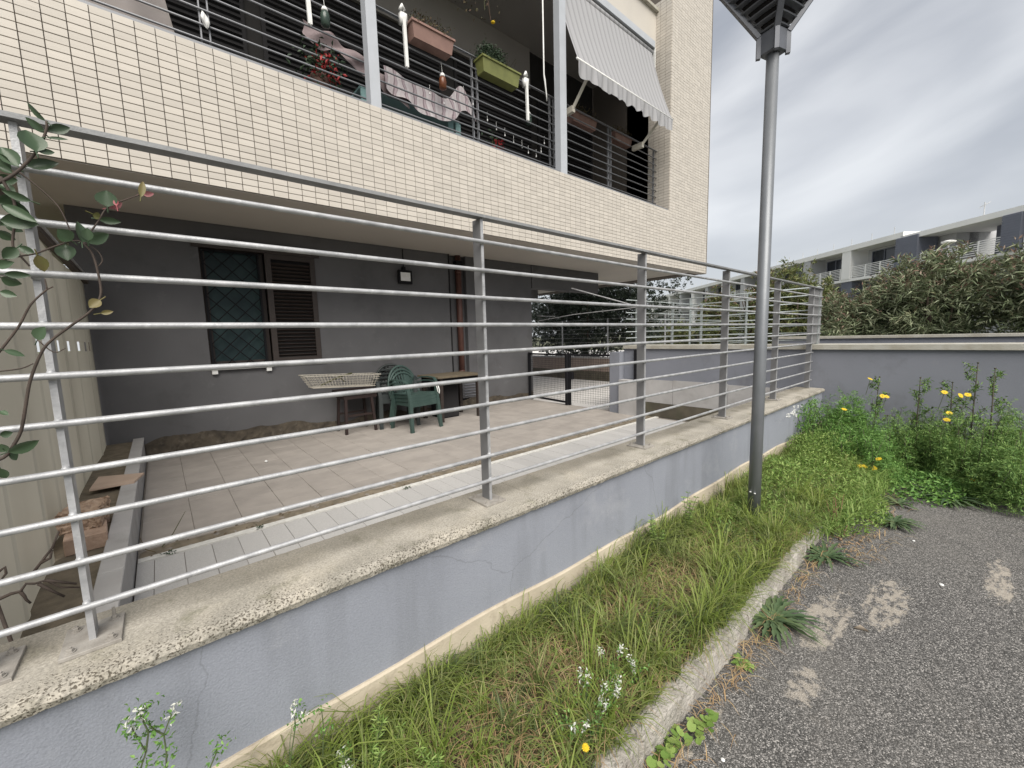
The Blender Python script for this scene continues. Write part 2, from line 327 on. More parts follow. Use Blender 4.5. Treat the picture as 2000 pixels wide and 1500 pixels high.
def asph_extra(t, b, mpn, cur):
    v = _n(t, 'ShaderNodeTexVoronoi'); v.inputs['Scale'].default_value = 245; t.links.new(mpn.outputs[0], v.inputs['Vector'])
    r = _n(t, 'ShaderNodeValToRGB'); els = r.color_ramp.elements
    els[0].position = 0; els[0].color = (.05, .049, .047, 1); els[1].position = 1; els[1].color = (.46, .44, .415, 1)
    for p_, c_ in ((.40, (.098, .095, .091, 1)), (.70, (.172, .167, .16, 1)), (.9, (.29, .275, .26, 1))):
        q = els.new(p_); q.color = c_
    sp = _n(t, 'ShaderNodeSeparateColor'); t.links.new(v.outputs['Color'], sp.inputs[0]); t.links.new(sp.outputs[0], r.inputs[0])
    # pits between the stones
    dk = _n(t, 'ShaderNodeMapRange'); dk.inputs[1].default_value = .35; dk.inputs[2].default_value = .75; dk.inputs[3].default_value = 1.0; dk.inputs[4].default_value = .68; t.links.new(v.outputs['Distance'], dk.inputs[0])
    ml = _n(t, 'ShaderNodeMixRGB'); ml.blend_type = 'MULTIPLY'; ml.inputs[0].default_value = 1; t.links.new(r.outputs[0], ml.inputs[1]); t.links.new(dk.outputs[0], ml.inputs[2])
    cur = ml.outputs[0]
    def blot(scale, lo, hi, colr, am, stretch=(1, 1, 1), loc=(0, 0, 0), reg=None):
        nonlocal cur
        mm2 = _n(t, 'ShaderNodeMapping'); mm2.inputs['Scale'].default_value = stretch; mm2.inputs['Location'].default_value = loc; t.links.new(mpn.outputs[0], mm2.inputs[0])
        n = _n(t, 'ShaderNodeTexNoise'); n.inputs['Scale'].default_value = scale; n.inputs['Detail'].default_value = 9; n.inputs['Roughness'].default_value = .74; t.links.new(mm2.outputs[0], n.inputs['Vector'])
        h = n.outputs[0]
        if reg is not None:      # keep this wear to one patch of the surface
            dd = _n(t, 'ShaderNodeVectorMath'); dd.operation = 'SUBTRACT'; dd.inputs[1].default_value = (reg[0], reg[1], -.66); t.links.new(mpn.outputs[0], dd.inputs[0])
            d2 = _n(t, 'ShaderNodeVectorMath'); d2.operation = 'MULTIPLY'; d2.inputs[1].default_value = (1/reg[2], 1/reg[3], 0); t.links.new(dd.outputs[0], d2.inputs[0])
            le = _n(t, 'ShaderNodeVectorMath'); le.operation = 'LENGTH'; t.links.new(d2.outputs[0], le.inputs[0])
            mr = _n(t, 'ShaderNodeMapRange'); mr.inputs[1].default_value = .4; mr.inputs[2].default_value = 1.1; mr.inputs[3].default_value = .12; mr.inputs[4].default_value = -.35; t.links.new(le.outputs['Value'], mr.inputs[0])
            a2 = _n(t, 'ShaderNodeMath'); a2.operation = 'ADD'; t.links.new(h, a2.inputs[0]); t.links.new(mr.outputs[0], a2.inputs[1]); h = a2.outputs[0]
        q = _n(t, 'ShaderNodeMapRange'); q.inputs[1].default_value = lo; q.inputs[2].default_value = hi; q.inputs[4].default_value = am; t.links.new(h, q.inputs[0])
        x = _n(t, 'ShaderNodeMixRGB'); t.links.new(q.outputs[0], x.inputs[0]); t.links.new(cur, x.inputs[1]); x.inputs[2].default_value = (*colr, 1); cur = x.outputs[0]
    blot(1.1, .5, .7, (.19, .178, .163), .35)
    blot(3.0, .60, .72, (.10, .085, .065), .5, loc=(3, 1, 0))
    pale = (.43, .385, .325)
    blot(16, .53, .64, pale, .72, (1, 1.8, 1), reg=(3.45, -1.47, .55, .10))
    blot(16, .555, .66, pale, .66, (1, 1.5, 1), reg=(2.42, -.93, .55, .16))
    blot(18, .565, .66, pale, .6, (1.6, 1, 1), reg=(1.93, -.97, .22, .10))
    blot(18, .58, .66, pale, .65, (1, 1.8, 1), reg=(2.8, -1.10, .55, .16))
    blot(30, .60, .68, pale, .6, reg=(1.40, -.80, .5, .06))
    blot(22, .66, .74, pale, .55, loc=(7, 2, 0))
    blot(70, .64, .74, (.42, .40, .37), .6, loc=(1, 5, 0))
    t.links.new(cur, b.inputs['Base Color'])
    bp = _n(t, 'ShaderNodeBump'); bp.inputs['Strength'].default_value = .7; bp.inputs['Distance'].default_value = .004; bp.invert = True
    t.links.new(v.outputs['Distance'], bp.inputs['Height']); t.links.new(bp.outputs[0], b.inputs['Normal'])
m_asph = mat('worn_asphalt', (.08, .08, .08), rough=.9, extra=asph_extra, spec=.25)
m_soil = mat('dry_soil', (.14, .105, .07), (.09, .068, .045), rough=1, scale=20, bump=.7, bscale=60)
m_kerb = mat('weathered_kerb', (.42, .395, .36), (.28, .26, .23), rough=.95, scale=13, detail=9, bump=1.0, bscale=75, spots=[((.10, .09, .07), 55, .57, .66, .8), ((.45, .425, .39), 18, .55, .7, .6), ((.12, .12, .07), 6, .6, .75, .5)])
m_field = mat('far_ground', (.12, .12, .08), (.09, .10, .05), rough=1, scale=.3)
m_outpave = mat('pale_outside_paving', (.68, .66, .64), (.60, .58, .56), rough=.9, scale=3)
m_pinkwall = mat('pinkish_outside_wall', (.30, .235, .20), (.25, .20, .17), rough=.95, scale=3)

# ------------------------------------------------------------------ ground, asphalt, verge, courtyard floor
ZA, ZF = -.66, -.62
g = MB(); g.add([(-600, -600, -.95), (600, -600, -.95), (600, 600, -.95), (-600, 600, -.95)], [(0, 1, 2, 3)]); struct('ground', g, m_field)
a = MB(); a.box(-8, 6.08, -12, -.712, -.90, ZA); struct('asphalt_pavement', a, m_asph)
def soil_fn(u, v):
    x = -2+u*8.07; y = -.10-v*.555
    return (x, y, -.56 + .012*math.sin(x*9+y*5) + .012*math.sin(x*23-y*17) + .006*math.sin(x*51+y*31))
s = MB(); s.grid(soil_fn, 200, 12); struct('verge_soil', s, m_soil)
s = MB(); s.box(-8, 6.08, -.712, .13, -.9, -.6); struct('verge_bed', s, m_soil)
# kerb stones: lengths as the joints show; the third is sunk under the weeds
kb = bpy.data.objects.new('kerb', None); COL.objects.link(kb); kb['kind'] = 'structure'
def rough_stone(x0, x1, y0, y1, z0, z1, seed, amp=.0032, n=60):
    r = np.random.default_rng(seed); b = MB(); prof = [(y0-.004, z0), (y0, z1-.007), (y0+.004, z1-.001), (y0+.03, z1), ((y0+y1)/2+.01, z1+.001), (y1-.012, z1-.001), (y1, z1-.012), (y1, z0)]
    o = 0; k = len(prof)
    for i in range(n+1):
        x = x0+(x1-x0)*i/n
        e_ = .012 if i in (0, n) else 0
        for (y, z) in prof: b.v.append((x + r.normal()*amp*.3, y + r.normal()*amp, z - e_*(z > z0) + r.normal()*amp*.7))
    for i in range(n):
        for j in range(k-1): b.f.append((i*k+j, (i+1)*k+j, (i+1)*k+j+1, i*k+j+1))
    b.f.append(tuple(range(k))); b.f.append(tuple(n*k+j for j in reversed(range(k))))
    return b
for i, (x0, x1, dy, dz) in enumerate([(-1.4, -.02, .004, 0), (0, 1.02, 0, 0), (1.023, 2.06, -.004, .002), (2.085, 3.02, .006, -.010), (3.04, 3.75, .006, -.03)]):
    o = rough_stone(x0, x1, -.722+dy, -.652+dy, -.72, -.553+dz, 40+i).build('kerb_stone', m_kerb, kb)

fl = bpy.data.objects.new('courtyard_floor', None); COL.objects.link(fl); fl['kind'] = 'structure'
b = MB(); b.box(-.04, 6.08, .13, 5.05, -.9, ZF-.008); b.build('floor_bed', m_joint, fl)
x = -.1025
i = 0
while x < 5.9:                                   # pale granite pavers next to the low wall, two rows
    for (y0, y1) in ((.14, 1.36), (1.366, 1.965)):
        q = MB(); dz = rng.normal()*.0012
        q.cbox(max(x+.0015, -.037), min(x+.1432, 6.07), y0, y1, ZF-.02, ZF+dz, .0012)
        q.build('paver', m_paver, fl)
    x += .1445
q = MB(); q.box(-.035, 6.07, 1.975, 2.035, ZF-.02, ZF+.004); q.build('edge_strip', m_strip, fl)
q = MB()
def drain_fn(u, v):
    xx = -.03+u*6.1; yy = 2.04+v*.13
    return (xx, yy, ZF-.004+.004*math.sin(xx*19+yy*40)+.003*math.sin(xx*47))
q.grid(drain_fn, 120, 4); q.build('drain_strip', m_drain, fl)
for ix in range(21):
    for iy in range(10):
        x0 = -.03+ix*.29; y0 = 2.18+iy*.287; dz = rng.normal()*.0008
        q = MB(); q.cbox(x0+.0015, min(x0+.2885, 6.07), y0+.0015, min(y0+.2855, 5.045), ZF-.02, ZF+dz, .0015); q.build('floor_tile', m_brtile, fl)
p = MB(); p.add([(6.2, -.2, -.66), (30, -.2, -.66), (30, 40, -.66), (6.2, 40, -.66)], [(0, 1, 2, 3)]); struct('outside_pavement', p, m_outpave)
p = MB(); p.box(-6, -.36, .2, 5.05, -.9, -.42); struct('neighbour_ground', p, m_soil)
p = MB(); p.box(-.36, -.125, .16, 5.05, -.9, -.385); struct('bed_soil', p, m_drain)

# ------------------------------------------------------------------ front wall with coping
wall = thing('boundary_wall', (2.4, 0, -.6), 'low blue-grey rendered wall with travertine coping in front of the courtyard', 'wall')
q = MB(); q.box(-3, 6.08, -.105, .135, -.9, -.040); q.build('rendered_wall', m_fwall, wall)
def footing_fn(x): return -.395+.012*math.sin(x*2.1)+.006*math.sin(x*7.3)
q = MB(); n = 120
for i in range(n+1):
    x = -3+9.08*i/n; z = footing_fn(x)
    q.v += [(x, -.118, -.9), (x, -.118, z-.006), (x, -.112, z), (x, -.100, z)]
for i in range(n):
    for j in range(3): q.f.append((i*4+j, (i+1)*4+j, (i+1)*4+j+1, i*4+j+1))
q.build('footing', m_beige, wall)
xs = [-2.6, -.62, 1.38, 3.38, 4.9, 6.06]
for i in range(len(xs)-1):
    n = 130; q = MB(); r = np.random.default_rng(90+i)
    prof = [(-.100, -.039), (-.126, -.037), (-.132, -.020), (-.127, -.005), (-.112, 0), (.02, .001), (.155, 0), (.160, -.038)]; k = len(prof)
    for j in range(n+1):
        x = xs[i]+.0008+(xs[i+1]-xs[i]-.0016)*j/n
        for t_, (y, z) in enumerate(prof):
            am = .0011 if 1 <= t_ <= 4 else .0004
            q.v.append((x, y+r.normal()*am, z+r.normal()*am*.6))
    for j in range(n):
        for t_ in range(k-1): q.f.append((j*k+t_, (j+1)*k+t_, (j+1)*k+t_+1, j*k+t_+1))
    q.f.append(tuple(range(k))); q.f.append(tuple(n*k+t_ for t_ in reversed(range(k))))
    q.build('coping_slab', m_coping, wall)
# chips of white paint near the far end of the wall
q = MB(); r = np.random.default_rng(5)
for i in range(26):
    cx, cz = 5.0+r.normal()*.16, -.12+r.normal()*.025; w = abs(r.normal())*.022+.006; h = abs(r.normal())*.009+.003
    pts = [(cx+w*math.cos(t)*(.6+.5*r.random()), -.1085, cz+h*math.sin(t)*(.6+.5*r.random())) for t in np.linspace(0, 2*math.pi, 8)[:-1]]
    q.prism(pts, (0, .003, 0))
q.build('paint_chips', m_white, wall)

# ------------------------------------------------------------------ front fence
fence = thing('bar_fence', (2.4, 0, 0), 'long galvanised fence of horizontal bars on the travertine coping', 'fence')
PX = [-.17, 0, 1.2, 2.4, 3.6, 4.8, 5.98]
for i, x in enumerate(PX):
    q = MB(); q.box(x-.006, x+.006, .006, .056, .006, 1.168); po = q.build('post', m_galv if i < 2 else m_post, fence)
    if i >= 2:
        q = MB(); q.box(x-.0055, x+.0065, .002, .007, .006, 1.168); q.build('post_edge', m_galv, po)
    if i < 6:
        q = MB(); q.cbox(x-.052, x+.052, -.035, .095, .0015, .0095, .001); q.build('base_plate', m_plate, po)
        for bx, by in ((-.034, -.018), (.034, -.018), (-.034, .075), (.034, .075)):
            h = .004 if (i, bx, by) != (1, .034, .075) else .022
            q = MB(); q.lathe([(.0095, .0095), (.0095, .0125)], (x+bx, by, 0), 12)
            q.lathe([(.0066, .0125), (.0066, .0185), (.0058, .0192)], (x+bx, by, 0), 6)
            q.lathe([(.0035, .0185), (.0035, .0185+h)], (x+bx, by, 0), 8)
            q.build('bolt', m_plate, po)
q = MB(); q.box(-1.6, 6.30, -.012, .030, 1.169, 1.180); q.build('top_rail', m_toprail, fence)
for k in range(10):
    z = .098+.1087*k; xe = 6.30 if z > .55 else 6.01
    pts = [(xx, -.0045 + .0012*math.sin(xx*2.3+k), z+.0012*math.sin(xx*1.7+2*k)) for xx in np.linspace(-1.6, xe, 26)]
    q = MB(); q.tube(pts, .0079, 12); q.build('bar', m_galv, fence, True)
# weld beads on the two nearest posts
for x in PX[:3]:
    for k in range(10):
        z = .098+.1087*k; q = MB(); q.lathe([(.002, -.012), (.0075, -.009), (.0088, 0), (.0075, .009), (.002, .012)], (x, .0045, z), 8); q.build('weld', m_galv, fence, True)
q = MB(); q.box(6.03, 6.26, .018, .024, .525, 1.165); q.build('end_plate', m_post, fence)
q = MB(); q.box(6.29, 6.302, .0, .05, .5, 1.168); q.build('end_post', m_galv, fence)

# ------------------------------------------------------------------ rear wall (across the far end) and what stands on it
rear = thing('rear_wall', (6.2, 0, -.66), 'grey rendered wall across the far end with a pale coping lip', 'wall')
q = MB(); q.box(6.08, 6.5, -14, 2.62, -.95, .455); q.build('rendered_wall', m_rwall, rear)
q = MB(); q.box(6.045, 6.53, -14, 2.62, .457, .512); q.build('coping', m_rcoping, rear)
for (y0, y1) in ((.16, .95), (.955, 1.75), (1.755, 2.24)):
    q = MB(); q.box(6.070, 6.079, y0, y1, -.395, -.03+rng.normal()*.004); q.build('concrete_panel', m_pconc, rear)
q = MB(); q.box(6.066, 6.079, .16, 2.24, -.62, -.398); q.build('damp_base', m_dampc, rear)
pil = thing('gate_pillar', (6.0, 2.7, ZF), 'short grey pillar with pale concrete foot where the gate hangs', 'pillar')
q = MB(); q.box(5.95, 6.5, 2.625, 2.82, -.9, .40); q.build('shaft', m_rwall, pil)
q = MB(); q.box(5.92, 6.06, 2.27, 2.62, -.9, -.05); q.build('foot', m_pconc, pil)
q = MB(); q.box(6.02, 6.075, 2.27, 2.40, -.048, .44); q.build('dark_channel', m_black, pil)
w2 = thing('parapet_wall', (7.7, 0, -.66), 'plain grey parapet just behind the rear wall', 'wall')
q = MB(); q.box(7.6, 7.85, -16, .9, -.95, .55); q.build('rendered_wall', m_rwall, w2)
q = MB(); q.box(7.57, 7.88, -16, .9, .552, .585); q.build('coping', m_rcoping, w2)
m_wfence = mat('white_grey_fence', (.36, .40, .40), (.30, .33, .33), rough=.5, metal=.3, scale=10)
fa = thing('wall_top_fence', (6.3, 1.2, .51), 'pale bar fence standing on the grey rear wall', 'fence')
for y in (.02, .83, 1.615, 2.40):
    q = MB(); q.box(6.28, 6.32, y-.006, y+.006, .512, 1.20); q.build('post', m_wfence, fa)
for z in np.linspace(.56, 1.2, 8):
    q = MB(); q.tube([(6.3, .02, z), (6.3, 2.5, z)], .0075, 8); q.build('bar', m_wfence, fa, True)
fb = thing('side_fence', (9.0, 2.9, .2), 'pale bar fence running away behind the wall-top fence', 'fence')
for x in (6.9, 8.2, 9.5, 10.8, 12.1, 13.4):
    q = MB(); q.box(x-.006, x+.006, 2.88, 2.93, -.6, 1.3); q.build('post', m_wfence, fb)
for z in np.linspace(.40, 1.3, 9):
    q = MB(); q.tube([(6.55, 2.9, z), (13.6, 2.9, z)], .0085, 8); q.build('bar', m_wfence, fb, True)
q = MB(); q.box(6.55, 13.6, 2.85, 3.0, -.66, .30); q.build('low_wall', m_rwall, fb)
# gate
gate = thing('mesh_gate', (6.0, 3.8, ZF), 'dark metal gate of welded mesh between the house corner and the grey pillar', 'gate')
def leaf(y0, y1, x0, x1, bottom):
    lf = MB()
    for (px, py) in ((x0, y0), (x1, y1)): lf.bar((px, py, ZF+.01), (px, py, .37), .045, .045)
    lf.bar((x0, y0, .34), (x1, y1, .34), .035, .035)
    if bottom: lf.bar((x0, y0, ZF+.06), (x1, y1, ZF+.06), .035, .035)
    fr = lf.build('gate_frame', m_black, gate)
    n = 26; w = MB()
    for i in range(1, n): 
        t = i/n; w.bar((x0+(x1-x0)*t, y0+(y1-y0)*t, ZF+.06), (x0+(x1-x0)*t, y0+(y1-y0)*t, .34), .003, .003)
    for i in range(1, 22):
        z = ZF+.06+(.28-ZF)*i/22; w.bar((x0, y0, z), (x1, y1, z), .003, .003)
    o = w.build('wire_mesh', m_black, gate); o['kind'] = 'stuff'
leaf(2.83, 3.78, 6.06, 6.02, False); leaf(3.82, 4.98, 5.98, 6.12, True)
q = MB(); q.box(6.0, 6.05, 3.70, 3.79, -.12, .02); q.build('lock', m_black, gate)
# outside low wall with a thin bar fence
ow = thing('street_wall', (10.5, 7, -.66), 'low pinkish wall with thin wire fence seen through the gate', 'wall')
q = MB(); q.box(10.0, 10.25, 3.4, 14, -.66, .0); q.build('rendered_wall', m_pinkwall, ow)
q = MB(); q.box(9.985, 10.265, 3.4, 14, .002, .04); q.build('coping', m_pconc, ow)
q = MB(); q.box(9.99, 9.999, 3.4, 14, -.66, -.38); q.build('damp_base', m_dampc, ow)
for y in (5.88, 7.64, 9.4, 4.1): 
    q = MB(); q.box(10.08, 10.12, y-.012, y+.012, .04, 1.17); q.build('post', m_galv, ow)
for z in np.linspace(.2, 1.15, 8):
    q = MB(); q.tube([(10.1, 3.4, z), (10.1, 14, z)], .004, 6); q.build('wire', m_galv, ow)
# ------------------------------------------------------------------ the apartment building
YF, ZS, ZP = 3.49, 2.18, 3.405
bld = thing('apartment_building', (5, 5, ZF), 'near apartment house with cream tiled balcony band over a dark grey ground floor', 'building')
q = MB()                                     # ground-floor wall with a window opening
YG = 5.05
q.box(-.42, .67, YG, YG+.25, -.9, ZS+.02); q.box(2.0, 4.27, YG, YG+.25, -.9, ZS+.02); q.box(4.62, 6.28, YG, YG+.25, -.9, ZS+.02)
q.box(4.27, 4.62, YG+.10, YG+.25, -.9, ZS+.02)
q.box(.67, 2.0, YG, YG+.25, -.9, .425); q.box(.67, 2.0, YG, YG+.25, 1.99, ZS+.02)
q.box(6.03, 6.28, YG+.25, 9.2, -.9, ZS+.02); q.box(-.42, 6.03, 5.9, 6.1, -.9, ZS+.02)
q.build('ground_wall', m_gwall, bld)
# bare, crumbling strip along the foot of the wall
def base_fn(x): return -.44+.05*math.sin(x*1.7+.5)+.025*math.sin(x*5.1)+.012*math.sin(x*13)
n = 150; q = MB(); r = np.random.default_rng(3)
for i in range(n+1):
    x = -.34+6.6*i/n; zt = base_fn(x) if x < 2.6 else -.47+.03*math.sin(x*3)+.015*math.sin(x*11)
    dp = .07 if x < 2.3 else .012
    for t_ in range(6):
        f_ = t_/5; q.v.append((x, YG-.004-dp*(1-f_)*(.6+.7*r.random()), ZF-.02+(zt-ZF+.02)*f_+r.normal()*.004))
for i in range(n):
    for t_ in range(5): q.f.append((i*6+t_, (i+1)*6+t_, (i+1)*6+t_+1, i*6+t_+1))
q.build('bare_wall_foot', m_base, bld)
q = MB(); q.box(-6, 11.02, 3.66, 9.5, ZS+.022, 2.6)
q.build('soffit', m_soffit, bld)
q = MB(); q.box(-6, 11.03, YF+.012, 3.658, ZS+.004, ZP-.006); q.box(9.105, 11.03, YF+.012, 4.6, ZP-.004, 11); q.box(9.105, 9.6, 3.9, 5.6, ZP-.004, 7.2); q.box(10.6, 11.03, 3.66, 9.5, ZS+.004, 11)
q.build('facade_backing', m_grout, bld)
q = MB(); q.box(-6, 11.03, YF+.02, 3.657, ZS-.004, ZS+.0035); q.build('soffit_edge', m_soffit, bld)
q = MB(); q.box(6.29, 8.55, YG-.02, YG+.2, 1.72, ZS+.02); q.build('dark_beam', m_gwall, bld)
q = MB(); q.box(6.29, 8.6, 7.2, 7.5, 1.80, ZS+.02); q.build('dark_beam', m_gwall, bld)
# tiles: 133 x 61 mm on centre
TW, TH, G = .1335, .0612, .0058
V8 = MB(); V8.cbox(-(TW-G)/2, (TW-G)/2, -.0, .012, -(TH-G)/2, (TH-G)/2, 0.0)
tm = MB(); w_, h_ = (TW-G)/2, (TH-G)/2; c_ = .0012
tm.add([(-w_, .013, -h_), (w_, .013, -h_), (w_, .013, h_), (-w_, .013, h_), (-w_, .0015, -h_), (w_, .0015, -h_), (w_, .0015, h_), (-w_, .0015, h_),
        (-w_+c_, 0, -h_+c_), (w_-c_, 0, -h_+c_), (w_-c_, 0, h_-c_), (-w_+c_, 0, h_-c_)],
       [(8, 9, 10, 11), (4, 5, 9, 8), (5, 6, 10, 9), (6, 7, 11, 10), (7, 4, 8, 11), (0, 1, 5, 4), (1, 2, 6, 5), (2, 3, 7, 6), (3, 0, 4, 7)])
tile_me = tm.mesh('tile', m_tile)
spots = []
X0 = .022
for ix in range(-18, 83):
    x = X0+(ix+.5)*TW
    for iz in range(20): spots.append((x, ZS+.002+(iz+.5)*TH))
colspots = []
for ix in range(68, 83):
    x = X0+(ix+.5)*TW
    if x < 9.14: continue
    for iz in range(20, 120): colspots.append((x, ZS+.002+(iz+.5)*TH))
spots = [s_ for s_ in spots if s_[0] < 10.97]; colspots = [s_ for s_ in colspots if s_[0] < 10.97]
def in_frame(x, z):
    d = Vector((x, YF, z))-CAM; zz = d.dot(F)
    if zz <= .1: return False
    u = 1000+797.6*d.dot(Rv)/zz; v = 750-797.6*d.dot(Uv)/zz
    return -20 < u < 2020 and -10 < v < 1510
vis = sorted([s_ for s_ in spots if in_frame(*s_)], key=lambda s_: (Vector((s_[0], YF, s_[1]))-CAM).length)
near = set(vis[:298])
far = MB()
def far_tile(x, y, z, rotz=0):
    dy = rng.normal()*.0006
    vs = [(-w_, .012), (w_, .012)]
    pts = [(-w_, .0, -h_), (w_, 0, -h_), (w_, 0, h_), (-w_, 0, h_), (-w_, .012, -h_), (w_, .012, -h_), (w_, .012, h_), (-w_, .012, h_)]
    c, s2 = math.cos(rotz), math.sin(rotz)
    far.add([(x+px*c-(py+dy)*s2, y+px*s2+(py+dy)*c, z+pz) for px, py, pz in pts], [(0, 1, 2, 3), (4, 5, 1, 0), (5, 6, 2, 1), (6, 7, 3, 2), (7, 4, 0, 3)])
for s_ in spots:
    if s_ in near:
        o = link('tile', tile_me, bld, Vector((s_[0], YF+rng.normal()*.0007, s_[1]))-bld.location)
        o.rotation_euler = (rng.normal()*.004, rng.normal()*.0015, rng.normal()*.004)
    else: far_tile(s_[0], YF, s_[1])
for s_ in colspots: far_tile(s_[0], YF, s_[1])
for iy in range(4):                                     # the reveal beside the balcony
    for iz in range(20, 92):
        far_tile(9.092, YF+.008+(iy+.5)*TW, ZS+.002+(iz+.5)*TH, -math.pi/2)
for iy in range(0, 34):                                 # the end wall round the corner
    for iz in range(0, 60):
        far_tile(11.043, YF+.01+(iy+.5)*TW, ZS+.002+(iz+.5)*TH, math.pi/2)
far.build('tile_cladding', m_tile, bld)['kind'] = 'stuff'
# window: barred pane on the left, louvred shutter on the right
win = MB()
for (x0, x1, z0, z1) in ((.672, .735, .43, 1.985), (1.30, 1.365, .43, 1.985), (.735, 1.30, .43, .49), (.735, 1.30, 1.90, 1.985)): win.box(x0, x1, YG+.10, YG+.16, z0, z1)
wn = win.build('window', m_brownwood, bld)
q = MB(); q.box(.735, 1.30, YG+.125, YG+.135, .49, 1.90); q.build('pane', m_curtain, wn)
q = MB(); q.box(.60, 2.06, YG-.03, YG+.02, 1.90, 2.02); q.build('lintel_box', m_brownwood, wn)
q = MB(); q.box(.64, 2.03, YG-.035, YG-.002, .405, .43); q.build('sill', m_gwall, wn)
gx0, gx1, gz0, gz1 = .70, 1.30, .44, 1.88
def clip(p, d):
    t0, t1 = -1e9, 1e9
    for i_, (lo, hi) in ((0, (gx0, gx1)), (1, (gz0, gz1))):
        a0, a1 = (lo-p[i_])/d[i_], (hi-p[i_])/d[i_]; t0 = max(t0, min(a0, a1)); t1 = min(t1, max(a0, a1))
    return (t0, t1) if t1-t0 > .04 else None
step = .205
for sgn in (1, -1):
    for k in range(-8, 22):
        p_ = (gx0, gz0 + (k+.3)*step); d_ = (.70, sgn*.714)
        r_ = clip(p_, d_)
        if r_:
            a_ = (p_[0]+d_[0]*r_[0], p_[1]+d_[1]*r_[0]); b_ = (p_[0]+d_[0]*r_[1], p_[1]+d_[1]*r_[1])
            q = MB(); yy = YG+.035+.008*(sgn > 0); q.tube([(a_[0], yy, a_[1]), (b_[0], yy, b_[1])], .0065, 6); q.build('grille_bar', m_black, wn)
q = MB()
for (x0, x1) in ((gx0-.01, gx0+.012), (gx1-.012, gx1+.01)): q.box(x0, x1, YG+.03, YG+.05, gz0-.01, gz1+.01)
for (z0, z1) in ((gz0-.012, gz0+.01), (gz1-.01, gz1+.012)): q.box(gx0-.01, gx1+.01, YG+.052, YG+.06, z0, z1)
q.build('grille_frame', m_black, wn)
sh = MB()
for (x0, x1, z0, z1) in ((1.37, 1.44, .435, 1.90), (1.93, 1.995, .435, 1.90), (1.44, 1.93, .435, .51), (1.44, 1.93, 1.83, 1.90)): sh.box(x0, x1, YG-.012, YG+.03, z0, z1)
shp = sh.build('shutter', m_brownwood, bld)
q = MB(); q.box(1.40, 1.97, YG+.05, YG+.06, .45, 1.88); q.build('shutter_back', m_dark, shp)
for k in range(26):
    z = .535+k*.0495; q = MB(); q.bar((1.44, YG+.008, z), (1.93, YG+.008, z), .042, .007, up=(0, .55, .84)); q.build('slat', m_brownwood, shp)
# drainpipe, conduit, vent
q = MB(); q.tube([(4.47, YG+.03, ZS+.02), (4.47, YG+.03, -.05)], .055, 14); dp = q.build('drainpipe', m_pipe, bld, True)
for z in (1.9, .9, .1):
    q = MB(); q.lathe([(.059, z-.015), (.062, z-.012), (.062, z+.012), (.059, z+.015)], (4.47, YG+.03, 0), 14); q.build('pipe_clip', m_pipe, dp, True)
q = MB(); q.box(4.40, 4.54, YG-.03, YG+.08, 2.02, 2.10); q.build('pipe_bracket', m_black, dp)
q = MB(); q.tube([(4.25, YG-.012, ZS+.02), (4.25, YG-.012, 0.0)], .011, 8); q.build('conduit', m_dark, bld, True)
vt = MB(); vt.box(4.44, 4.80, YG-.012, YG-.001, -.42, -.08); vt = vt.build('vent_cover', m_gwall, bld)
for k in range(6):
    z = -.38+k*.052; q = MB(); q.bar((4.47, YG-.018, z), (4.77, YG-.018, z), .03, .006, up=(0, .5, .86)); q.build('slat', m_rwall, vt)
# balcony shell
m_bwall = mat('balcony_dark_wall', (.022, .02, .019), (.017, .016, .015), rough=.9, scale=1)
m_ceil = mat('balcony_ceiling', (.30, .28, .26), (.27, .25, .235), rough=.9, scale=1)
q = MB(); q.box(-6, 9.10, 3.662, 6.3, 3.0, ZP-.03); q.build('balcony_floor', m_gwall, bld)
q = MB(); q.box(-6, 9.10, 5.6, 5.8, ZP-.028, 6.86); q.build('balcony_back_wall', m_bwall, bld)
q = MB(); q.box(-6, 6.85, 5.54, 5.598, 6.05, 6.858); q.build('balcony_upper_wall', m_ceil, bld)  # pale wall ends before the awning bay; dark wall there paints its shadow
q = MB(); q.box(-6, 9.102, 3.95, 5.6, 6.862, 7.1); q.build('balcony_ceiling', m_ceil, bld)
for (x0, x1) in ((-5.5, -1.2), (-.8, 1.5), (1.7, 4.6), (4.9, 6.9), (7.1, 9.0)):
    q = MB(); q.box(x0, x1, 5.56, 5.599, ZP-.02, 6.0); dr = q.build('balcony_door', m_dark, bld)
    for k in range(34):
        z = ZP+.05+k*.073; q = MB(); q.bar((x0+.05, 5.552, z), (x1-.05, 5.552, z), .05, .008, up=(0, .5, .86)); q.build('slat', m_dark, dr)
q = MB(); q.box(-6, 9.10, 3.87, 3.948, 6.86, 7.62); q.build('upper_parapet', m_soffit, bld)
q = MB(); q.box(-6, 9.102, 3.80, 3.97, 7.622, 7.68); q.build('upper_ledge', m_rcoping, bld)
for x in (-.85, 2.375, 5.62):
    w2_ = .062 if x < 5 else .078
    q = MB(); q.box(x-w2_, x+w2_, YF+.004, YF+.13, ZP-.004, 7.62); q.build('balcony_column', m_steel, bld)
rl = MB(); rl.box(-6, 9.09, 3.80, 3.84, 4.755, 4.763); rl = rl.build('balcony_railing', m_rail, bld)
q = MB(); q.box(-6, 9.09, YF+.02, YF+.06, ZP+.004, ZP+.03); q.build('bottom_rail', m_rail, rl)
for k in range(9):
    z = 3.50+.1375*k; q = MB(); q.tube([(-6, 3.82, z), (9.09, 3.82, z)], .0105, 8); q.build('bar', m_rail, rl, True)
for x in (-.55, .79, .86, 2.46, 4.03, 4.12, 5.66, 5.76, 7.33, 7.41, 9.02):
    q = MB(); q.box(x-.006, x+.006, 3.835, 3.875, ZP-.02, 4.76); q.build('upright', m_rail, rl)
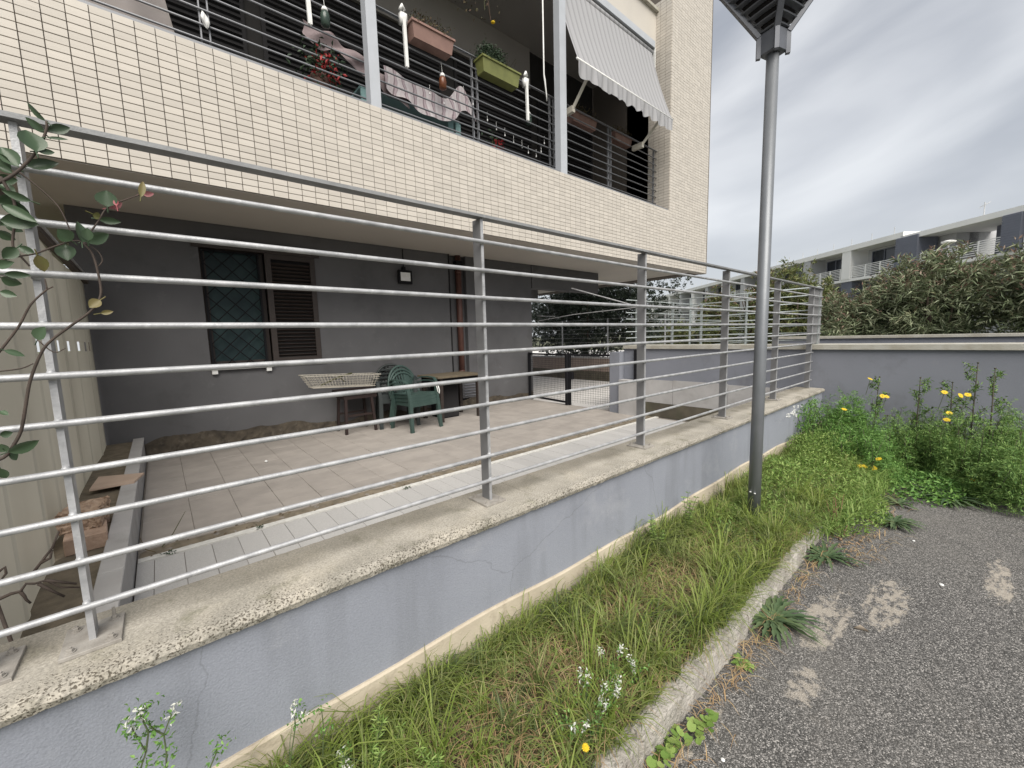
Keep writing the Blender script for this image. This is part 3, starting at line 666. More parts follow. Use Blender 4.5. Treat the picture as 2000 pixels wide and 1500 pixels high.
# ------------------------------------------------------------------ awning over the right-hand bay
m_awn = bpy.data.materials.new('striped_awning_cloth'); m_awn.use_nodes = True
t = m_awn.node_tree; pb = t.nodes['Principled BSDF']; pb.inputs['Roughness'].default_value = .85
tcn = _n(t, 'ShaderNodeTexCoord'); sx = _n(t, 'ShaderNodeSeparateXYZ'); t.links.new(tcn.outputs['Object'], sx.inputs[0])
ml = _n(t, 'ShaderNodeMath'); ml.operation = 'MULTIPLY'; ml.inputs[1].default_value = 1/.145; t.links.new(sx.outputs[0], ml.inputs[0])
fr = _n(t, 'ShaderNodeMath'); fr.operation = 'FRACT'; t.links.new(ml.outputs[0], fr.inputs[0])
rp2 = _n(t, 'ShaderNodeValToRGB'); rp2.color_ramp.interpolation = 'CONSTANT'; el_ = rp2.color_ramp.elements
el_[0].position = 0; el_[0].color = (.44, .44, .455, 1); el_[1].position = .52; el_[1].color = (.29, .29, .31, 1)
for p_, c_ in ((.58, (.40, .40, .41, 1)), (.66, (.27, .27, .29, 1)), (.74, (.41, .41, .42, 1)), (.90, (.40, .40, .42, 1)), (.95, (.44, .44, .45, 1))):
    z_ = el_.new(p_); z_.color = c_
t.links.new(fr.outputs[0], rp2.inputs[0]); t.links.new(rp2.outputs[0], pb.inputs['Base Color'])
trn = _n(t, 'ShaderNodeBsdfTranslucent'); t.links.new(rp2.outputs[0], trn.inputs[0]); msx = _n(t, 'ShaderNodeMixShader'); msx.inputs[0].default_value = .3
t.links.new(pb.outputs[0], msx.inputs[1]); t.links.new(trn.outputs[0], msx.inputs[2]); t.links.new(msx.outputs[0], t.nodes['Material Output'].inputs[0])
aw = thing('awning', (7.2, 3.75, 6.5), 'grey striped awning let down over the right balcony bay', 'awning')
AX0, AX1 = 5.70, 8.70; top_, frt = (3.73, 6.60), (3.245, 5.09)
def awn_fn(u, v):
    sag = .035*math.sin(math.pi*v)
    y = top_[0]+(frt[0]-top_[0])*v; z = top_[1]+(frt[1]-top_[1])*v
    return (AX0+(AX1-AX0)*u, y+sag*.8, z-sag*.5+.004*math.sin(u*60)*v*(1-v))
q = MB(); q.grid(awn_fn, 60, 10); q.build('cloth', m_awn, aw, True)
def val_fn(u, v):
    x = AX0+(AX1-AX0)*u; sc_ = .205+.045*abs(math.sin(math.pi*10*u))
    return (x, frt[0]-.012+.018*v*math.sin(u*70)+.012*v*math.sin(u*31), frt[1]-.01-sc_*v)
q = MB(); q.grid(val_fn, 160, 5); q.build('valance', m_awn, aw, True)
q = MB(); q.tube([(AX0-.05, 3.77, 6.64), (AX1+.06, 3.77, 6.64)], .055, 16); q.build('roller', m_awn, aw, True)
q = MB(); q.tube([(AX0-.03, frt[0], frt[1]), (AX1+.02, frt[0], frt[1])], .018, 10); q.build('front_bar', m_white, aw, True)
q = MB(); q.box(AX0-.1, AX1+.08, 3.70, 3.86, 6.72, 6.85); q.build('hood', m_steel, aw)
m_beigeplastic = mat('beige_painted_arm', (.52, .49, .42), rough=.5)
for (xa, xb) in ((5.98, 6.05), (8.15, 8.35)):
    q = MB(); q.bar((xa, 3.60, 4.58), (xb, frt[0]+.01, frt[1]-.02), .03, .045); ar = q.build('arm', m_beigeplastic, aw)
    q = MB(); q.box(xa-.035, xa+.035, 3.58, 3.82, 4.52, 4.62); q.build('arm_bracket', m_beigeplastic, ar)
for x in (AX1+.08,):
    q = MB(); q.box(x, x+.02, 3.70, 3.86, 6.3, 6.72); q.build('side_bracket', m_white, aw)
# folded awning arms clipped on the railing
for (x, lab) in ((1.77, 'folded white awning arm on the railing left of the first balcony column'), (2.92, 'folded white awning arm beside the pink flower box'), (5.03, 'folded white awning arm right of the lime flower box')):
    o = thing('folded_awning_arm', (x, 3.75, 4.75), lab, 'awning arm', 'folded white awning arms on the balcony railing')
    q = MB(); q.bar((x, 3.745, 4.74), (x+.012, 3.745, 4.16), .042, .03); q.tube([(x+.012, 3.745, 4.175), (x+.014, 3.745, 4.15)], [.018, .008], 8); q.build('arm', m_white, o)
    q = MB(); q.box(x-.045, x+.045, 3.735, 3.80, 4.66, 4.79); q.tube([(x-.05, 3.74, 4.80), (x-.02, 3.74, 4.86), (x+.02, 3.75, 4.82)], [.02, .026, .02], 8); q.build('bracket', m_white, o, True)
o = MB(); o.tube([(5.435, 3.75, 6.80), (5.435, 3.75, 5.0), (5.45, 3.75, 4.93), (5.50, 3.76, 4.70), (5.515, 3.77, 4.62)], [.012, .012, .016, .010, .010], 8)
tag(o.build('awning_crank', m_white, None, True), 'thin white awning crank rod hanging beside the second balcony column', 'crank rod')

# ------------------------------------------------------------------ plants and washing on the balcony
m_terra = mat('terracotta_pink_plastic', (.24, .145, .12), (.2, .12, .10), rough=.7, scale=9)
m_lime = mat('lime_plastic', (.165, .175, .055), (.13, .14, .045), rough=.5, scale=9)
m_dry = mat('dry_plant', (.1, .08, .04), island=[(.07, .035, .025), (.10, .07, .035), (.06, .07, .03), (.16, .12, .07)], rough=.8)
m_dkgreen = mat('dark_green_leaves', (.03, .06, .03), island=[(.018, .035, .02), (.035, .065, .03), (.05, .08, .045)], rough=.6)
m_redleaf = mat('red_bracts', (.4, .02, .02), island=[(.20, .01, .012), (.32, .022, .022)], rough=.6)
def flower_box(name, x0, x1, yc, ztop, h, mt, lab, grp, mplant, kind):
    o = thing(name, ((x0+x1)/2, yc, ztop-h), lab, 'flower box', grp)
    q = MB(); t_ = .015
    a_, b_ = .10, .075
    q.add([(x0+.03, yc-b_, ztop-h), (x1-.03, yc-b_, ztop-h), (x1-.03, yc+b_, ztop-h), (x0+.03, yc+b_, ztop-h), (x0, yc-a_, ztop), (x1, yc-a_, ztop), (x1, yc+a_, ztop), (x0, yc+a_, ztop)],
          [(0, 3, 2, 1), (0, 1, 5, 4), (1, 2, 6, 5), (2, 3, 7, 6), (3, 0, 4, 7)])
    bx = q.build('box', mt, o)
    q = MB()
    for (u0, u1, v0, v1) in ((x0-.012, x1+.012, yc-a_-.014, yc-a_+.006), (x0-.012, x1+.012, yc+a_-.006, yc+a_+.014), (x0-.012, x0+.008, yc-a_+.006, yc+a_-.006), (x1-.008, x1+.012, yc-a_+.006, yc+a_-.006)): q.box(u0, u1, v0, v1, ztop-.022, ztop+.004)
    q.build('rim', mt, o)
    q = MB(); q.box(x0+.012, x1-.012, yc-a_+.012, yc+a_-.012, ztop-.05, ztop-.02); q.build('soil', m_soil, o)
    n_ = 420 if kind == 'dry' else 2200
    base = np.stack([rng.uniform(x0+.05, x1-.05 if kind == 'dry' else x0+.55*(x1-x0), n_), yc+rng.normal(0, .05, n_), np.full(n_, ztop-.02)], 1)
    hh = rng.uniform(.01, .16, n_)*(1 if kind == 'dry' else 1.25); P = base.copy(); P[:, 2] += hh
    P[:, :2] += rng.normal(0, .03 if kind == 'dry' else .05, (n_, 2))
    D = rng.normal(0, 1, (n_, 3)); D[:, 2] = abs(D[:, 2])*.8+.1
    leaf_cloud('foliage', mplant, o, P, D, rng.uniform(.02, .05, n_), rng.uniform(.008, .02, n_))
    q = MB()
    for i in range(14):
        x = rng.uniform(x0+.06, x1-.06); q.tube([(x, yc, ztop-.03), (x+rng.normal()*.03, yc+rng.normal()*.03, ztop+.08), (x+rng.normal()*.06, yc+rng.normal()*.05, ztop+.14)], [.004, .003, .0015], 5)
    q.build('stems', m_dry, o)
    return o
flower_box('flower_box', 2.98, 3.60, 3.74, 4.70, .19, m_terra, 'faded pink flower box on the railing between the columns with dry twigs', 'flower boxes on the balcony railing', m_dry, 'dry')
flower_box('flower_box', 4.08, 4.80, 3.74, 4.72, .20, m_lime, 'lime green flower box with a dark leafy bush', 'flower boxes on the balcony railing', m_dkgreen, 'bush')
flower_box('flower_box', 6.32, 7.02, 3.98, 4.80, .18, m_terra, 'pinkish flower box under the awning near its left arm', 'flower boxes on the balcony railing', m_dry, 'dry')
flower_box('flower_box', 7.62, 8.22, 3.98, 4.80, .16, m_terra, 'small pinkish flower box under the right end of the awning', 'flower boxes on the balcony railing', m_dry, 'dry')
m_jar = mat('greenish_glass_jar', (.05, .075, .06), (.035, .055, .045), rough=.25, scale=20)
m_amber = mat('amber_jar', (.15, .05, .02), (.1, .035, .015), rough=.3, scale=20)
for (x, y, z, mt, lab) in ((1.96, 3.78, 4.33, m_jar, 'pale green jar lantern hanging left of the first balcony column'), (3.48, 3.78, 4.20, m_amber, 'amber jar lantern hanging below the pink flower box'), (5.21, 3.90, 4.30, m_jar, 'greenish jar lantern hanging right of the lime flower box')):
    o = thing('jar_lantern', (x, y, z-.12), lab, 'lantern', 'jar lanterns hanging on the balcony railing')
    q = MB(); q.lathe([(.03, -.10), (.048, -.09), (.052, 0), (.045, .04), (.03, .06)], (x, y, z), 14); q.build('jar', mt, o, True)
    q = MB(); q.lathe([(.034, .058), (.036, .075), (.026, .10), (.008, .115)], (x, y, z), 14); q.build('lid', m_white, o, True)
    q = MB(); q.tube([(x, y, z+.11), (x, y+.02, z+.26)], .0025, 5); q.build('wire', m_white, o)
# small clear drops on strings
m_drop = mat('clear_bead', (.5, .5, .5), rough=.15)
for i, (x, z) in enumerate([(4.02, 4.12), (4.28, 3.98), (4.45, 3.9), (4.62, 3.86), (4.80, 3.80), (4.98, 3.78), (5.12, 3.73), (5.30, 3.72), (5.42, 3.82), (5.50, 3.98), (3.30, 4.02), (3.52, 3.97), (3.72, 4.06), (3.86, 4.2)]):
    q = MB(); q.tube([(x, 3.83, z+.10), (x, 3.83, z)], .0022, 5); q.lathe([(.003, -.03), (.010, -.02), (.008, -.006), (.002, .01)], (x, 3.83, z), 8)
    tag(q.build('hanging_drop', m_drop), 'small clear drop on a string hanging from the balcony railing', 'ornament', 'clear drops hanging from the balcony railing')
# washing: cloths over a drying rack
m_pink = mat('pale_pink_cloth', (.36, .29, .295), (.29, .23, .235), rough=.95, scale=6, trans=.15)
def stripe_mat(name):
    mm = bpy.data.materials.new(name); mm.use_nodes = True; t = mm.node_tree; b = t.nodes['Principled BSDF']; b.inputs['Roughness'].default_value = .95
    tcn = _n(t, 'ShaderNodeTexCoord'); s_ = _n(t, 'ShaderNodeSeparateXYZ'); t.links.new(tcn.outputs['Object'], s_.inputs[0])
    ns = _n(t, 'ShaderNodeTexNoise'); ns.inputs['Scale'].default_value = 4; t.links.new(tcn.outputs['Object'], ns.inputs['Vector'])
    a_ = _n(t, 'ShaderNodeMath'); a_.operation = 'MULTIPLY'; a_.inputs[1].default_value = 7.0; t.links.new(s_.outputs[0], a_.inputs[0])
    d_ = _n(t, 'ShaderNodeMath'); d_.operation = 'ADD'; t.links.new(a_.outputs[0], d_.inputs[0]); t.links.new(ns.outputs[0], d_.inputs[1])
    f_ = _n(t, 'ShaderNodeMath'); f_.operation = 'FRACT'; t.links.new(d_.outputs[0], f_.inputs[0])
    r_ = _n(t, 'ShaderNodeValToRGB'); r_.color_ramp.interpolation = 'CONSTANT'; e_ = r_.color_ramp.elements
    e_[0].position = 0; e_[0].color = (.42, .38, .39, 1); e_[1].position = .38; e_[1].color = (.19, .15, .165, 1)
    for p_, c_ in ((.5, (.34, .28, .30, 1)), (.68, (.25, .2, .215, 1)), (.75, (.46, .43, .44, 1))):
        z_ = e_.new(p_); z_.color = c_
    t.links.new(f_.outputs[0], r_.inputs[0]); t.links.new(r_.outputs[0], b.inputs['Base Color']); return mm
m_stripe = stripe_mat('grey_pink_striped_towel')
m_teal = mat('pale_teal_plastic', (.22, .36, .36), rough=.6)
rack = thing('drying_table', (2.9, 4.25, ZP-.02), 'pale teal folding drying table under the hung cloths', 'drying rack')
q = MB(); q.box(2.45, 3.95, 4.1, 4.5, 3.92, 3.95); q.build('top', m_teal, rack)
for x in (2.5, 2.62, 3.80, 3.93):
    q = MB(); q.bar((x, 4.12, ZP-.02), (x, 4.12, 3.92), .09, .03); q.build('leg', m_teal, rack)
def cloth(fn, nu, nv, name, mt, lab, cat):
    q = MB(); q.grid(fn, nu, nv); return tag(q.build(name, mt, None, True), lab, cat)
def pink_fn(u, v):                       # runs down from a knot at the left to the rack
    x = 1.80+u*1.25; zt = 4.40-.30*u+.05*math.sin(u*3.1)*(1-u); w = .18+.12*u+.10*math.exp(-((u-.02)/.12)**2)
    return (x+.02*math.sin(v*8), 4.06+.04*math.sin(u*20+v*5)-.06*v, zt-w*v+.014*math.sin(u*31+v*7))
cloth(pink_fn, 70, 10, 'pink_cloth', m_pink, 'pale pink cloth trailing across the balcony behind the first column', 'cloth')
def strp_fn(u, v):
    x = 2.72+u*1.40; zt = 4.22-.09*math.sin(u*2.6)+.22*math.exp(-((u-.86)/.12)**2)-.10*max(0, u-.9)*10*.3; w = .28+.08*math.sin(u*3)
    return (x, 3.98-.05*v+.03*math.sin(u*24)*v, zt-w*v+.02*math.sin(u*17+v*4))
cloth(strp_fn, 80, 12, 'striped_towel', m_stripe, 'pink and grey striped towel bunched behind the balcony bars right of the column', 'towel')
m_sheet = mat('pale_sheet', (.40, .36, .345), (.33, .30, .285), rough=.95, scale=3, trans=.2)
def sheet_fn(u, v):
    x = -.7+u*1.16+.18*v*u; return (x, 3.98+.04*math.sin(u*13+v*2), 4.5-v*1.05+.02*math.sin(u*7))
cloth(sheet_fn, 50, 14, 'hung_sheet', m_sheet, 'pale sheet hung behind the bars at the top left of the balcony', 'sheet')
def tie_fn(u, v): 
    a_ = u*2*math.pi; r_ = .03*math.sin(math.pi*min(max(v, .02), .98))**.7*(1+.35*math.sin(3*a_+5*v)); return (.81+r_*math.cos(a_)+.03*v, 3.80+r_*math.sin(a_), 3.88-.13*v+.012*math.sin(4*a_))
cloth(tie_fn, 24, 10, 'cloth_tie', m_white, 'white rag knotted round the railing upright', 'rag')
def red_plant(c, nleaf, nred, lab, r_=.16):
    o = thing('red_flower_plant', c, lab, 'potted plant', 'red flowering plants on the balcony floor')
    q = MB(); q.lathe([(.07, 0), (.10, .16), (.11, .17)], c, 14); q.build('pot', m_terra, o, True)
    P = np.array(c)+[0, 0, .3]+rng.normal(0, r_*.7, (nleaf, 3)); D = rng.normal(size=(nleaf, 3)); leaf_cloud('foliage', m_dkgreen, o, P, D, .07, .03)
    P = np.array(c)+[0.05, -.05, .26]+rng.normal(0, r_*.5, (nred, 3)); D = rng.normal(size=(nred, 3)); leaf_cloud('bracts', m_redleaf, o, P, D, .06, .03)['kind'] = 'stuff'
    q = MB(); q.tube([c, (c[0], c[1], c[2]+.34)], .008, 5); q.build('stem', m_dry, o)
red_plant((1.93, 4.0, ZP+.22), 260, 130, 'red flowering plant under the pink cloth on the balcony', .17)
red_plant((4.50, 4.0, ZP+.05), 40, 60, 'low red flowers behind the bars below the lime flower box', .10)
hp = thing('trailing_plant', (3.95, 3.75, 6.6), 'wispy dry trailing plant with one yellow flower hanging from the balcony ceiling', 'hanging plant')
q = MB(); r = np.random.default_rng(12)
for i in range(16):
    x = 3.9+r.normal()*.3; pts = [(x, 3.85, 6.86)]
    for k in range(6): pts.append((pts[-1][0]+r.normal()*.06, pts[-1][1]+r.normal()*.02, pts[-1][2]-.25-.05*r.random()))
    q.tube(pts[:4+int(r.random()*3)], .004, 5)
q.build('stems', m_dry, hp)
n_ = 220; P = np.stack([rng.normal(3.95, .3, n_), rng.normal(3.83, .05, n_), rng.uniform(5.3, 6.8, n_)], 1); leaf_cloud('foliage', m_dry, hp, P, rng.normal(size=(n_, 3)), .05, .02)
m_yel = mat('yellow_petals', (.75, .52, .02), island=[(.70, .46, .012), (.80, .58, .03)], rough=.6, trans=.2)
q = MB(); q.lathe([(.008, -.012), (.022, -.006), (.035, .006), (.030, .012), (.008, .006)], (4.42, 3.80, 5.36), 9); q.build('flower', m_yel, hp, True)
# ------------------------------------------------------------------ courtyard: left edge, partition, bricks
m_corr = mat('beige_translucent_sheet', (.47, .45, .385), (.40, .38, .32), rough=.35, scale=2, trans=.35, spec=.3, stretch=(1, 1, .4))
m_batten = mat('dark_batten', (.075, .06, .05), rough=.7)
lw = thing('bed_edging', (-.08, 2.6, ZF), 'low concrete edging with marble cap along the left bed', 'edging')
q = MB(); q.box(-.125, -.045, .165, 5.04, -.9, -.372); q.build('concrete_edge', m_pconc, lw)
for (y0, y1) in ((.165, 1.30), (1.305, 2.95), (2.955, 5.04)):
    q = MB(); q.cbox(-.132, -.038, y0, y1, -.371, -.350, .003); q.build('marble_cap', m_pconc, lw)
pt = thing('partition', (-.36, 2.8, -.42), 'translucent beige corrugated partition with slots at the left of the courtyard', 'partition')
def panel(y0, y1, x, zt0, zt1, slots, name='corrugated_panel'):
    # corrugated sheet: ribs every 9 cm; the slots are real gaps between an upper and a lower strip
    def strip(z0f, z1f, ya, yb):
        n = max(2, int((yb-ya)/.011)); qq = MB()
        for i in range(n+1):
            y = ya+(yb-ya)*i/n; t = (y/.56) % 1; xx = x + (.007 if t < .07 else (.007-.007*(t-.07)/.03 if t < .10 else (0 if t < .97 else .007*(t-.97)/.03)))+.012*math.sin(y*3.1)
            f = (y-y0)/(y1-y0)
            qq.v += [(xx, y, z0f(f)), (xx, y, z1f(f))]
        for i in range(n): qq.f.append((2*i, 2*i+2, 2*i+3, 2*i+1))
        return qq
    zt = lambda f: zt0+(zt1-zt0)*f
    if not slots: return strip(lambda f: -.42, zt, y0, y1).build(name, m_corr, pt)
    zs0, zs1 = .675, .765
    o = strip(lambda f: -.42, lambda f: zs0, y0, y1).build(name, m_corr, pt)
    strip(lambda f: zs1, zt, y0, y1).build(name, m_corr, pt)
    edges = [y0]+[e_ for sl in slots for e_ in (sl-.05, sl+.05)]+[y1]
    for a_, b_ in zip(edges[::2], edges[1::2]): strip(lambda f: zs0-.001, lambda f: zs1+.001, a_, b_).build(name, m_corr, pt)
panel(.55, 1.72, -.318, 1.50, 1.47, None)
panel(1.70, 5.03, -.36, 1.47, 1.40, [2.30, 3.05, 3.60, 4.05, 4.40, 4.70])
q = MB(); q.bar((-.335, .55, 1.53), (-.335, 5.03, 1.42), .04, .05); q.build('top_batten', m_batten, pt)
q = MB(); q.bar((-.30, 1.72, 1.50), (-.30, 5.03, 1.44), .012, .012); q.build('top_tube', m_galv, pt)
for y in (1.72, 3.4, 4.98):
    q = MB(); q.box(-.395, -.368, y-.02, y+.02, -.6, 1.45); q.build('upright', m_batten, pt)
m_brick = mat('pale_brick', (.47, .34, .26), (.39, .27, .20), rough=.95, scale=14, bump=.5, bscale=70, spots=[((.55, .42, .33), 20, .55, .7, .6)])
m_rbrick = mat('rough_brick_face', (.42, .31, .23), (.30, .21, .15), rough=1, scale=30, bump=1.0, bscale=60)
def brick(c, sx_, sy_, sz_, rz, mt, lab, rough=0.0, seed=1):
    r = np.random.default_rng(seed); n = 8; V = []; q = MB()
    me = bmesh_box(sx_, sy_, sz_, rough, r)
    o = link('brick', me, None, c); o.data.materials.append(mt); o.rotation_euler = (0, 0, rz)
    return tag(o, lab, 'brick', 'loose bricks on the left bed')
import bmesh
def bmesh_box(a, b_, c, rough, r):
    bm = bmesh.new(); bmesh.ops.create_cube(bm, size=1)
    for v in bm.verts: v.co = Vector((v.co.x*a, v.co.y*b_, (v.co.z+.5)*c))
    bmesh.ops.bevel(bm, geom=list(bm.edges), offset=.004, segments=1, affect='EDGES')
    if rough:
        bmesh.ops.subdivide_edges(bm, edges=list(bm.edges), cuts=6, use_grid_fill=True)
        for v in bm.verts: v.co += Vector(r.normal(0, rough, 3))
    me = bpy.data.meshes.new('brick'); bm.to_mesh(me); bm.free(); return me
brick((-.215, 1.86, -.385), .165, .22, .085, R(4), m_brick, 'smooth salmon brick at the bottom of the loose stack on the left bed', 0, 2)
brick((-.225, 1.98, -.299), .16, .23, .10, R(-6), m_rbrick, 'crumbling rough brick in the middle of the loose stack', .006, 3)
brick((-.235, 2.28, -.384), .15, .24, .11, R(8), m_brick, 'pale brick standing behind the crumbling one on the left bed', 0, 4)
q = MB(); q.add([(-.30, 2.92, -.349), (-.055, 2.92, -.349), (-.0, 3.16, -.349), (-.28, 3.30, -.349), (-.30, 2.92, -.334), (-.055, 2.92, -.334), (-.0, 3.16, -.334), (-.28, 3.30, -.334)],
               [(0, 3, 2, 1), (4, 5, 6, 7), (0, 1, 5, 4), (1, 2, 6, 5), (2, 3, 7, 6), (3, 0, 4, 7)])
tag(q.build('broken_tile', mat('peach_marble', (.55, .42, .33), (.48, .36, .28), rough=.6, scale=6)), 'broken peach stone slab lying across the marble edging', 'stone slab')

# ------------------------------------------------------------------ chairs, stool, table, basket, lamp on the ground-floor wall
m_gchair = mat('faded_green_plastic', (.030, .055, .048), (.042, .070, .062), rough=.5, scale=6, spots=[((.08, .125, .115), 12, .58, .74, .5)])
m_bchair = mat('dark_green_black_plastic', (.018, .024, .024), (.026, .032, .032), rough=.5, scale=6)
def make_chair(lab, grp, mt, lattice):
    t_ = thing('garden_chair', (0, 0, 0), lab, 'chair', grp)
    q = MB()                                     # front is -y
    prof = [(-.225, .405), (-.222, .432), (-.19, .437), (0, .425), (.18, .418), (.20, .44)]
    for i in range(13):
        x = -.24+.48*i/12; dz = -.012*math.cos(math.pi*x/.48)
        for (y, z) in prof: q.v.append((x*(1-.09*(y+.22)/.42), y, z+dz))
    k = len(prof)
    for i in range(12):
        for j in range(k-1): q.f.append((i*k+j, (i+1)*k+j, (i+1)*k+j+1, i*k+j+1))
    n0 = len(q.v); q.bar((-.235, -.222, .395), (.235, -.222, .395), .012, .07); q.bar((-.222, -.22, .395), (-.20, .2, .395), .012, .06); q.bar((.222, -.22, .395), (.20, .2, .395), .012, .06)
    q.build('seat', mt, t_)
    def arch(t2, s=1.0, zc=.44, zr=.38, yb=.20):
        a2 = math.pi*(1-t2); return (.255*s*math.cos(a2)*(1.0), yb+.05+.07*math.sin(a2), zc+zr*math.sin(a2)**.8)
    rim = [arch(i/24) for i in range(25)]
    bk = MB(); bk.tube(rim, .018, 8)
    b0 = bk.build('backrest', mt, t_, True)
    ns = 10
    for i in range(1, ns):
        u = i/ns; top = arch(.12+.76*u, .98); bot = ((u-.5)*.24, .21, .44)
        mid = ((top[0]+bot[0])/2, (top[1]+bot[1])/2+.012, (top[2]+bot[2])/2)
        q = MB(); q.bar(bot, mid, .012, .007, up=(0, 1, 0)); q.bar(mid, top, .017, .007, up=(0, 1, 0)); q.build('back_slat', mt, b0)
    if lattice:
        q = MB()
        for zz in (.55, .62, .69, .75):
            hw = .25*math.sqrt(max(0, 1-((zz-.44)/.40)**2)); q.bar((-hw, .245, zz), (hw, .245, zz), .02, .022)
        q.build('back_lattice', mt, b0)
    for sg in (-1, 1):
        q = MB(); pts = [(sg*.235, .24, .60), (sg*.275, .14, .64), (sg*.29, 0, .645), (sg*.28, -.13, .635), (sg*.268, -.19, .60)]
        for a_, b_ in zip(pts[:-1], pts[1:]): q.bar(a_, b_, .045, .016)
        q.build('arm', mt, t_)
        q = MB(); q.bar((sg*.268, -.19, .605), (sg*.245, -.215, .42), .045, .022); q.bar((sg*.245, -.215, .43), (sg*.262, -.245, .0), .05, .034); q.build('leg', mt, t_)
        q = MB(); q.bar((sg*.215, .20, .43), (sg*.235, .29, .0), .045, .034); q.bar((sg*.235, .24, .60), (sg*.215, .20, .42), .035, .022); q.build('leg', mt, t_)
    return t_
gc = make_chair('lowest of three stacked faded green plastic garden chairs', 'stacked green garden chairs', m_gchair, False)
for i, lab in enumerate(('lowest of three stacked faded green plastic garden chairs', 'middle of three stacked faded green plastic garden chairs', 'topmost of three stacked faded green plastic garden chairs')):
    o = gc if i == 0 else copy_tree(gc)
    o.location = (3.03-.004*i, 4.20+.012*i, ZF+.052*i); o.rotation_euler = (0, 0, R(9+i)); o['label'] = lab
bc = make_chair('lower of two dark plastic garden chairs stacked behind the green ones', 'stacked dark garden chairs', m_bchair, True)
for i, lab in enumerate(('lower of two dark plastic garden chairs stacked behind the green ones', 'upper of two dark plastic garden chairs stacked behind the green ones')):
    o = bc if i == 0 else copy_tree(bc)
    o.location = (2.93, 4.66+.012*i, ZF+.06*i+.0); o.rotation_euler = (0, 0, R(-14)); o['label'] = lab; o.scale = (1.06, 1, 1.06)
m_stool = mat('reddish_brown_wood', (.024, .012, .010), (.016, .009, .008), rough=.6, scale=8, stretch=(1, 1, 6))
st = thing('wooden_stool', (2.33, 4.70, ZF), 'dark reddish wooden stool table under the wire basket', 'stool')
q = MB(); q.cbox(2.06, 2.62, 4.50, 4.92, -.04, .0, .006); q.build('top', m_stool, st)
q = MB(); q.box(2.10, 2.58, 4.54, 4.88, -.12, -.042); q.build('apron', m_stool, st)
for (x, y) in ((2.13, 4.56), (2.50, 4.56), (2.13, 4.86), (2.50, 4.86)):
    q = MB(); q.bar((x, y, -.12), (x+.03*(1 if x > 2.3 else -1), y+.03*(1 if y > 4.7 else -1), ZF), .035, .035); q.build('leg', m_stool, st)
q = MB(); q.bar((2.13, 4.55, -.36), (2.5, 4.55, -.36), .02, .03); q.bar((2.13, 4.87, -.36), (2.5, 4.87, -.36), .02, .03); q.build('stretcher', m_stool, st)
m_wire = mat('off_white_wire', (.50, .47, .40), (.38, .35, .30), rough=.6, scale=30)
bk = thing('wire_basket', (2.15, 4.7, .01), 'long off-white wire mesh basket lying on the wooden stool', 'basket')
B0, B1 = (1.72, 2.60), (1.62, 2.66); zb, zt_ = .055, .225
fr = MB()
def bpnt(u, v, lev): # lev 0 bottom 1 top
    x = B0[0]+(B0[1]-B0[0])*u + ((B1[0]-B0[0])*(1-u)+(B1[1]-B0[1])*u)*lev; y = 4.58+.24*v+(v-.5)*.08*lev
    return (x, y, zb+(zt_-zb)*lev + .05*(1-u) - .02)
for pr in (((0, 0), (1, 0)), ((1, 0), (1, 1)), ((1, 1), (0, 1)), ((0, 1), (0, 0))):
    for lev in (0, 1): fr.tube([bpnt(*pr[0], lev), bpnt(*pr[1], lev)], .006 if lev else .004, 6)
fr.build('basket_rim', m_wire, bk)
ms = MB()
for i in range(1, 23):
    u = i/23
    for v in (0, 1): ms.tube([bpnt(u, v, 0), bpnt(u, v, 1)], .0022, 4)
for i in range(1, 5):
    lev = i/5
    for pr in (((0, 0), (1, 0)), ((1, 0), (1, 1)), ((1, 1), (0, 1)), ((0, 1), (0, 0))): ms.tube([bpnt(*pr[0], lev), bpnt(*pr[1], lev)], .0022, 4)
for i in range(1, 5):
    v = i/5; ms.tube([bpnt(0, v, 0), bpnt(1, v, 0)], .0022, 4); ms.tube([bpnt(0, v, 0), bpnt(0, v, 1)], .0022, 4); ms.tube([bpnt(1, v, 0), bpnt(1, v, 1)], .0022, 4)
ms.build('wire_mesh', m_wire, bk)['kind'] = 'stuff'
q = MB(); q.tube([(1.85, 4.7, .10), (2.1, 4.68, .20), (2.3, 4.72, .24)], .012, 6); q.tube([(2.1, 4.68, .20), (2.2, 4.75, .12)], .01, 6)
tag(q.build('dead_stick', m_dry), 'dark dead stick lying inside the wire basket', 'stick')
m_tabtop = mat('dusty_wood_tabletop', (.13, .105, .07), (.095, .075, .05), rough=.85, scale=7, stretch=(1, 5, 1), spots=[((.07, .06, .05), 9, .56, .7, .6)])
tb = thing('wooden_table', (3.85, 4.5, ZF), 'old dusty wooden table beside the stacked chairs', 'table')
q = MB(); q.cbox(3.42, 4.30, 4.18, 4.86, .085, .112, .004); q.build('tabletop', m_tabtop, tb)
q = MB(); q.box(3.47, 4.25, 4.23, 4.81, -.01, .084); q.build('apron', m_black, tb)
for (x, y) in ((3.50, 4.25), (4.22, 4.25), (3.50, 4.79), (4.22, 4.79)):
    q = MB(); q.box(x-.027, x+.027, y-.027, y+.027, ZF, .084); q.build('leg', m_brownwood, tb)
q = MB(); q.cbox(3.66, 3.98, 4.50, 4.86, ZF, -.03, .01); sp_ = tag(q.build('storage_box', m_black), 'tall black box standing under the old table', 'box')
q = MB(); q.box(3.66, 3.98, 4.492, 4.4995, ZF+.02, -.05); q.build('front_panel', m_dark, sp_)
def rope_pts():
    return [(3.335, 4.05, .06), (3.30, 4.03, .0), (3.31, 4.02, -.08), (3.34, 4.03, -.12), (3.345, 4.03, -.07), (3.33, 4.04, .02)]
q = MB(); q.tube(rope_pts(), .008, 6); tag(q.build('white_rope', m_white, None, True), 'loop of white rope hanging at the arm of the green chairs', 'rope')
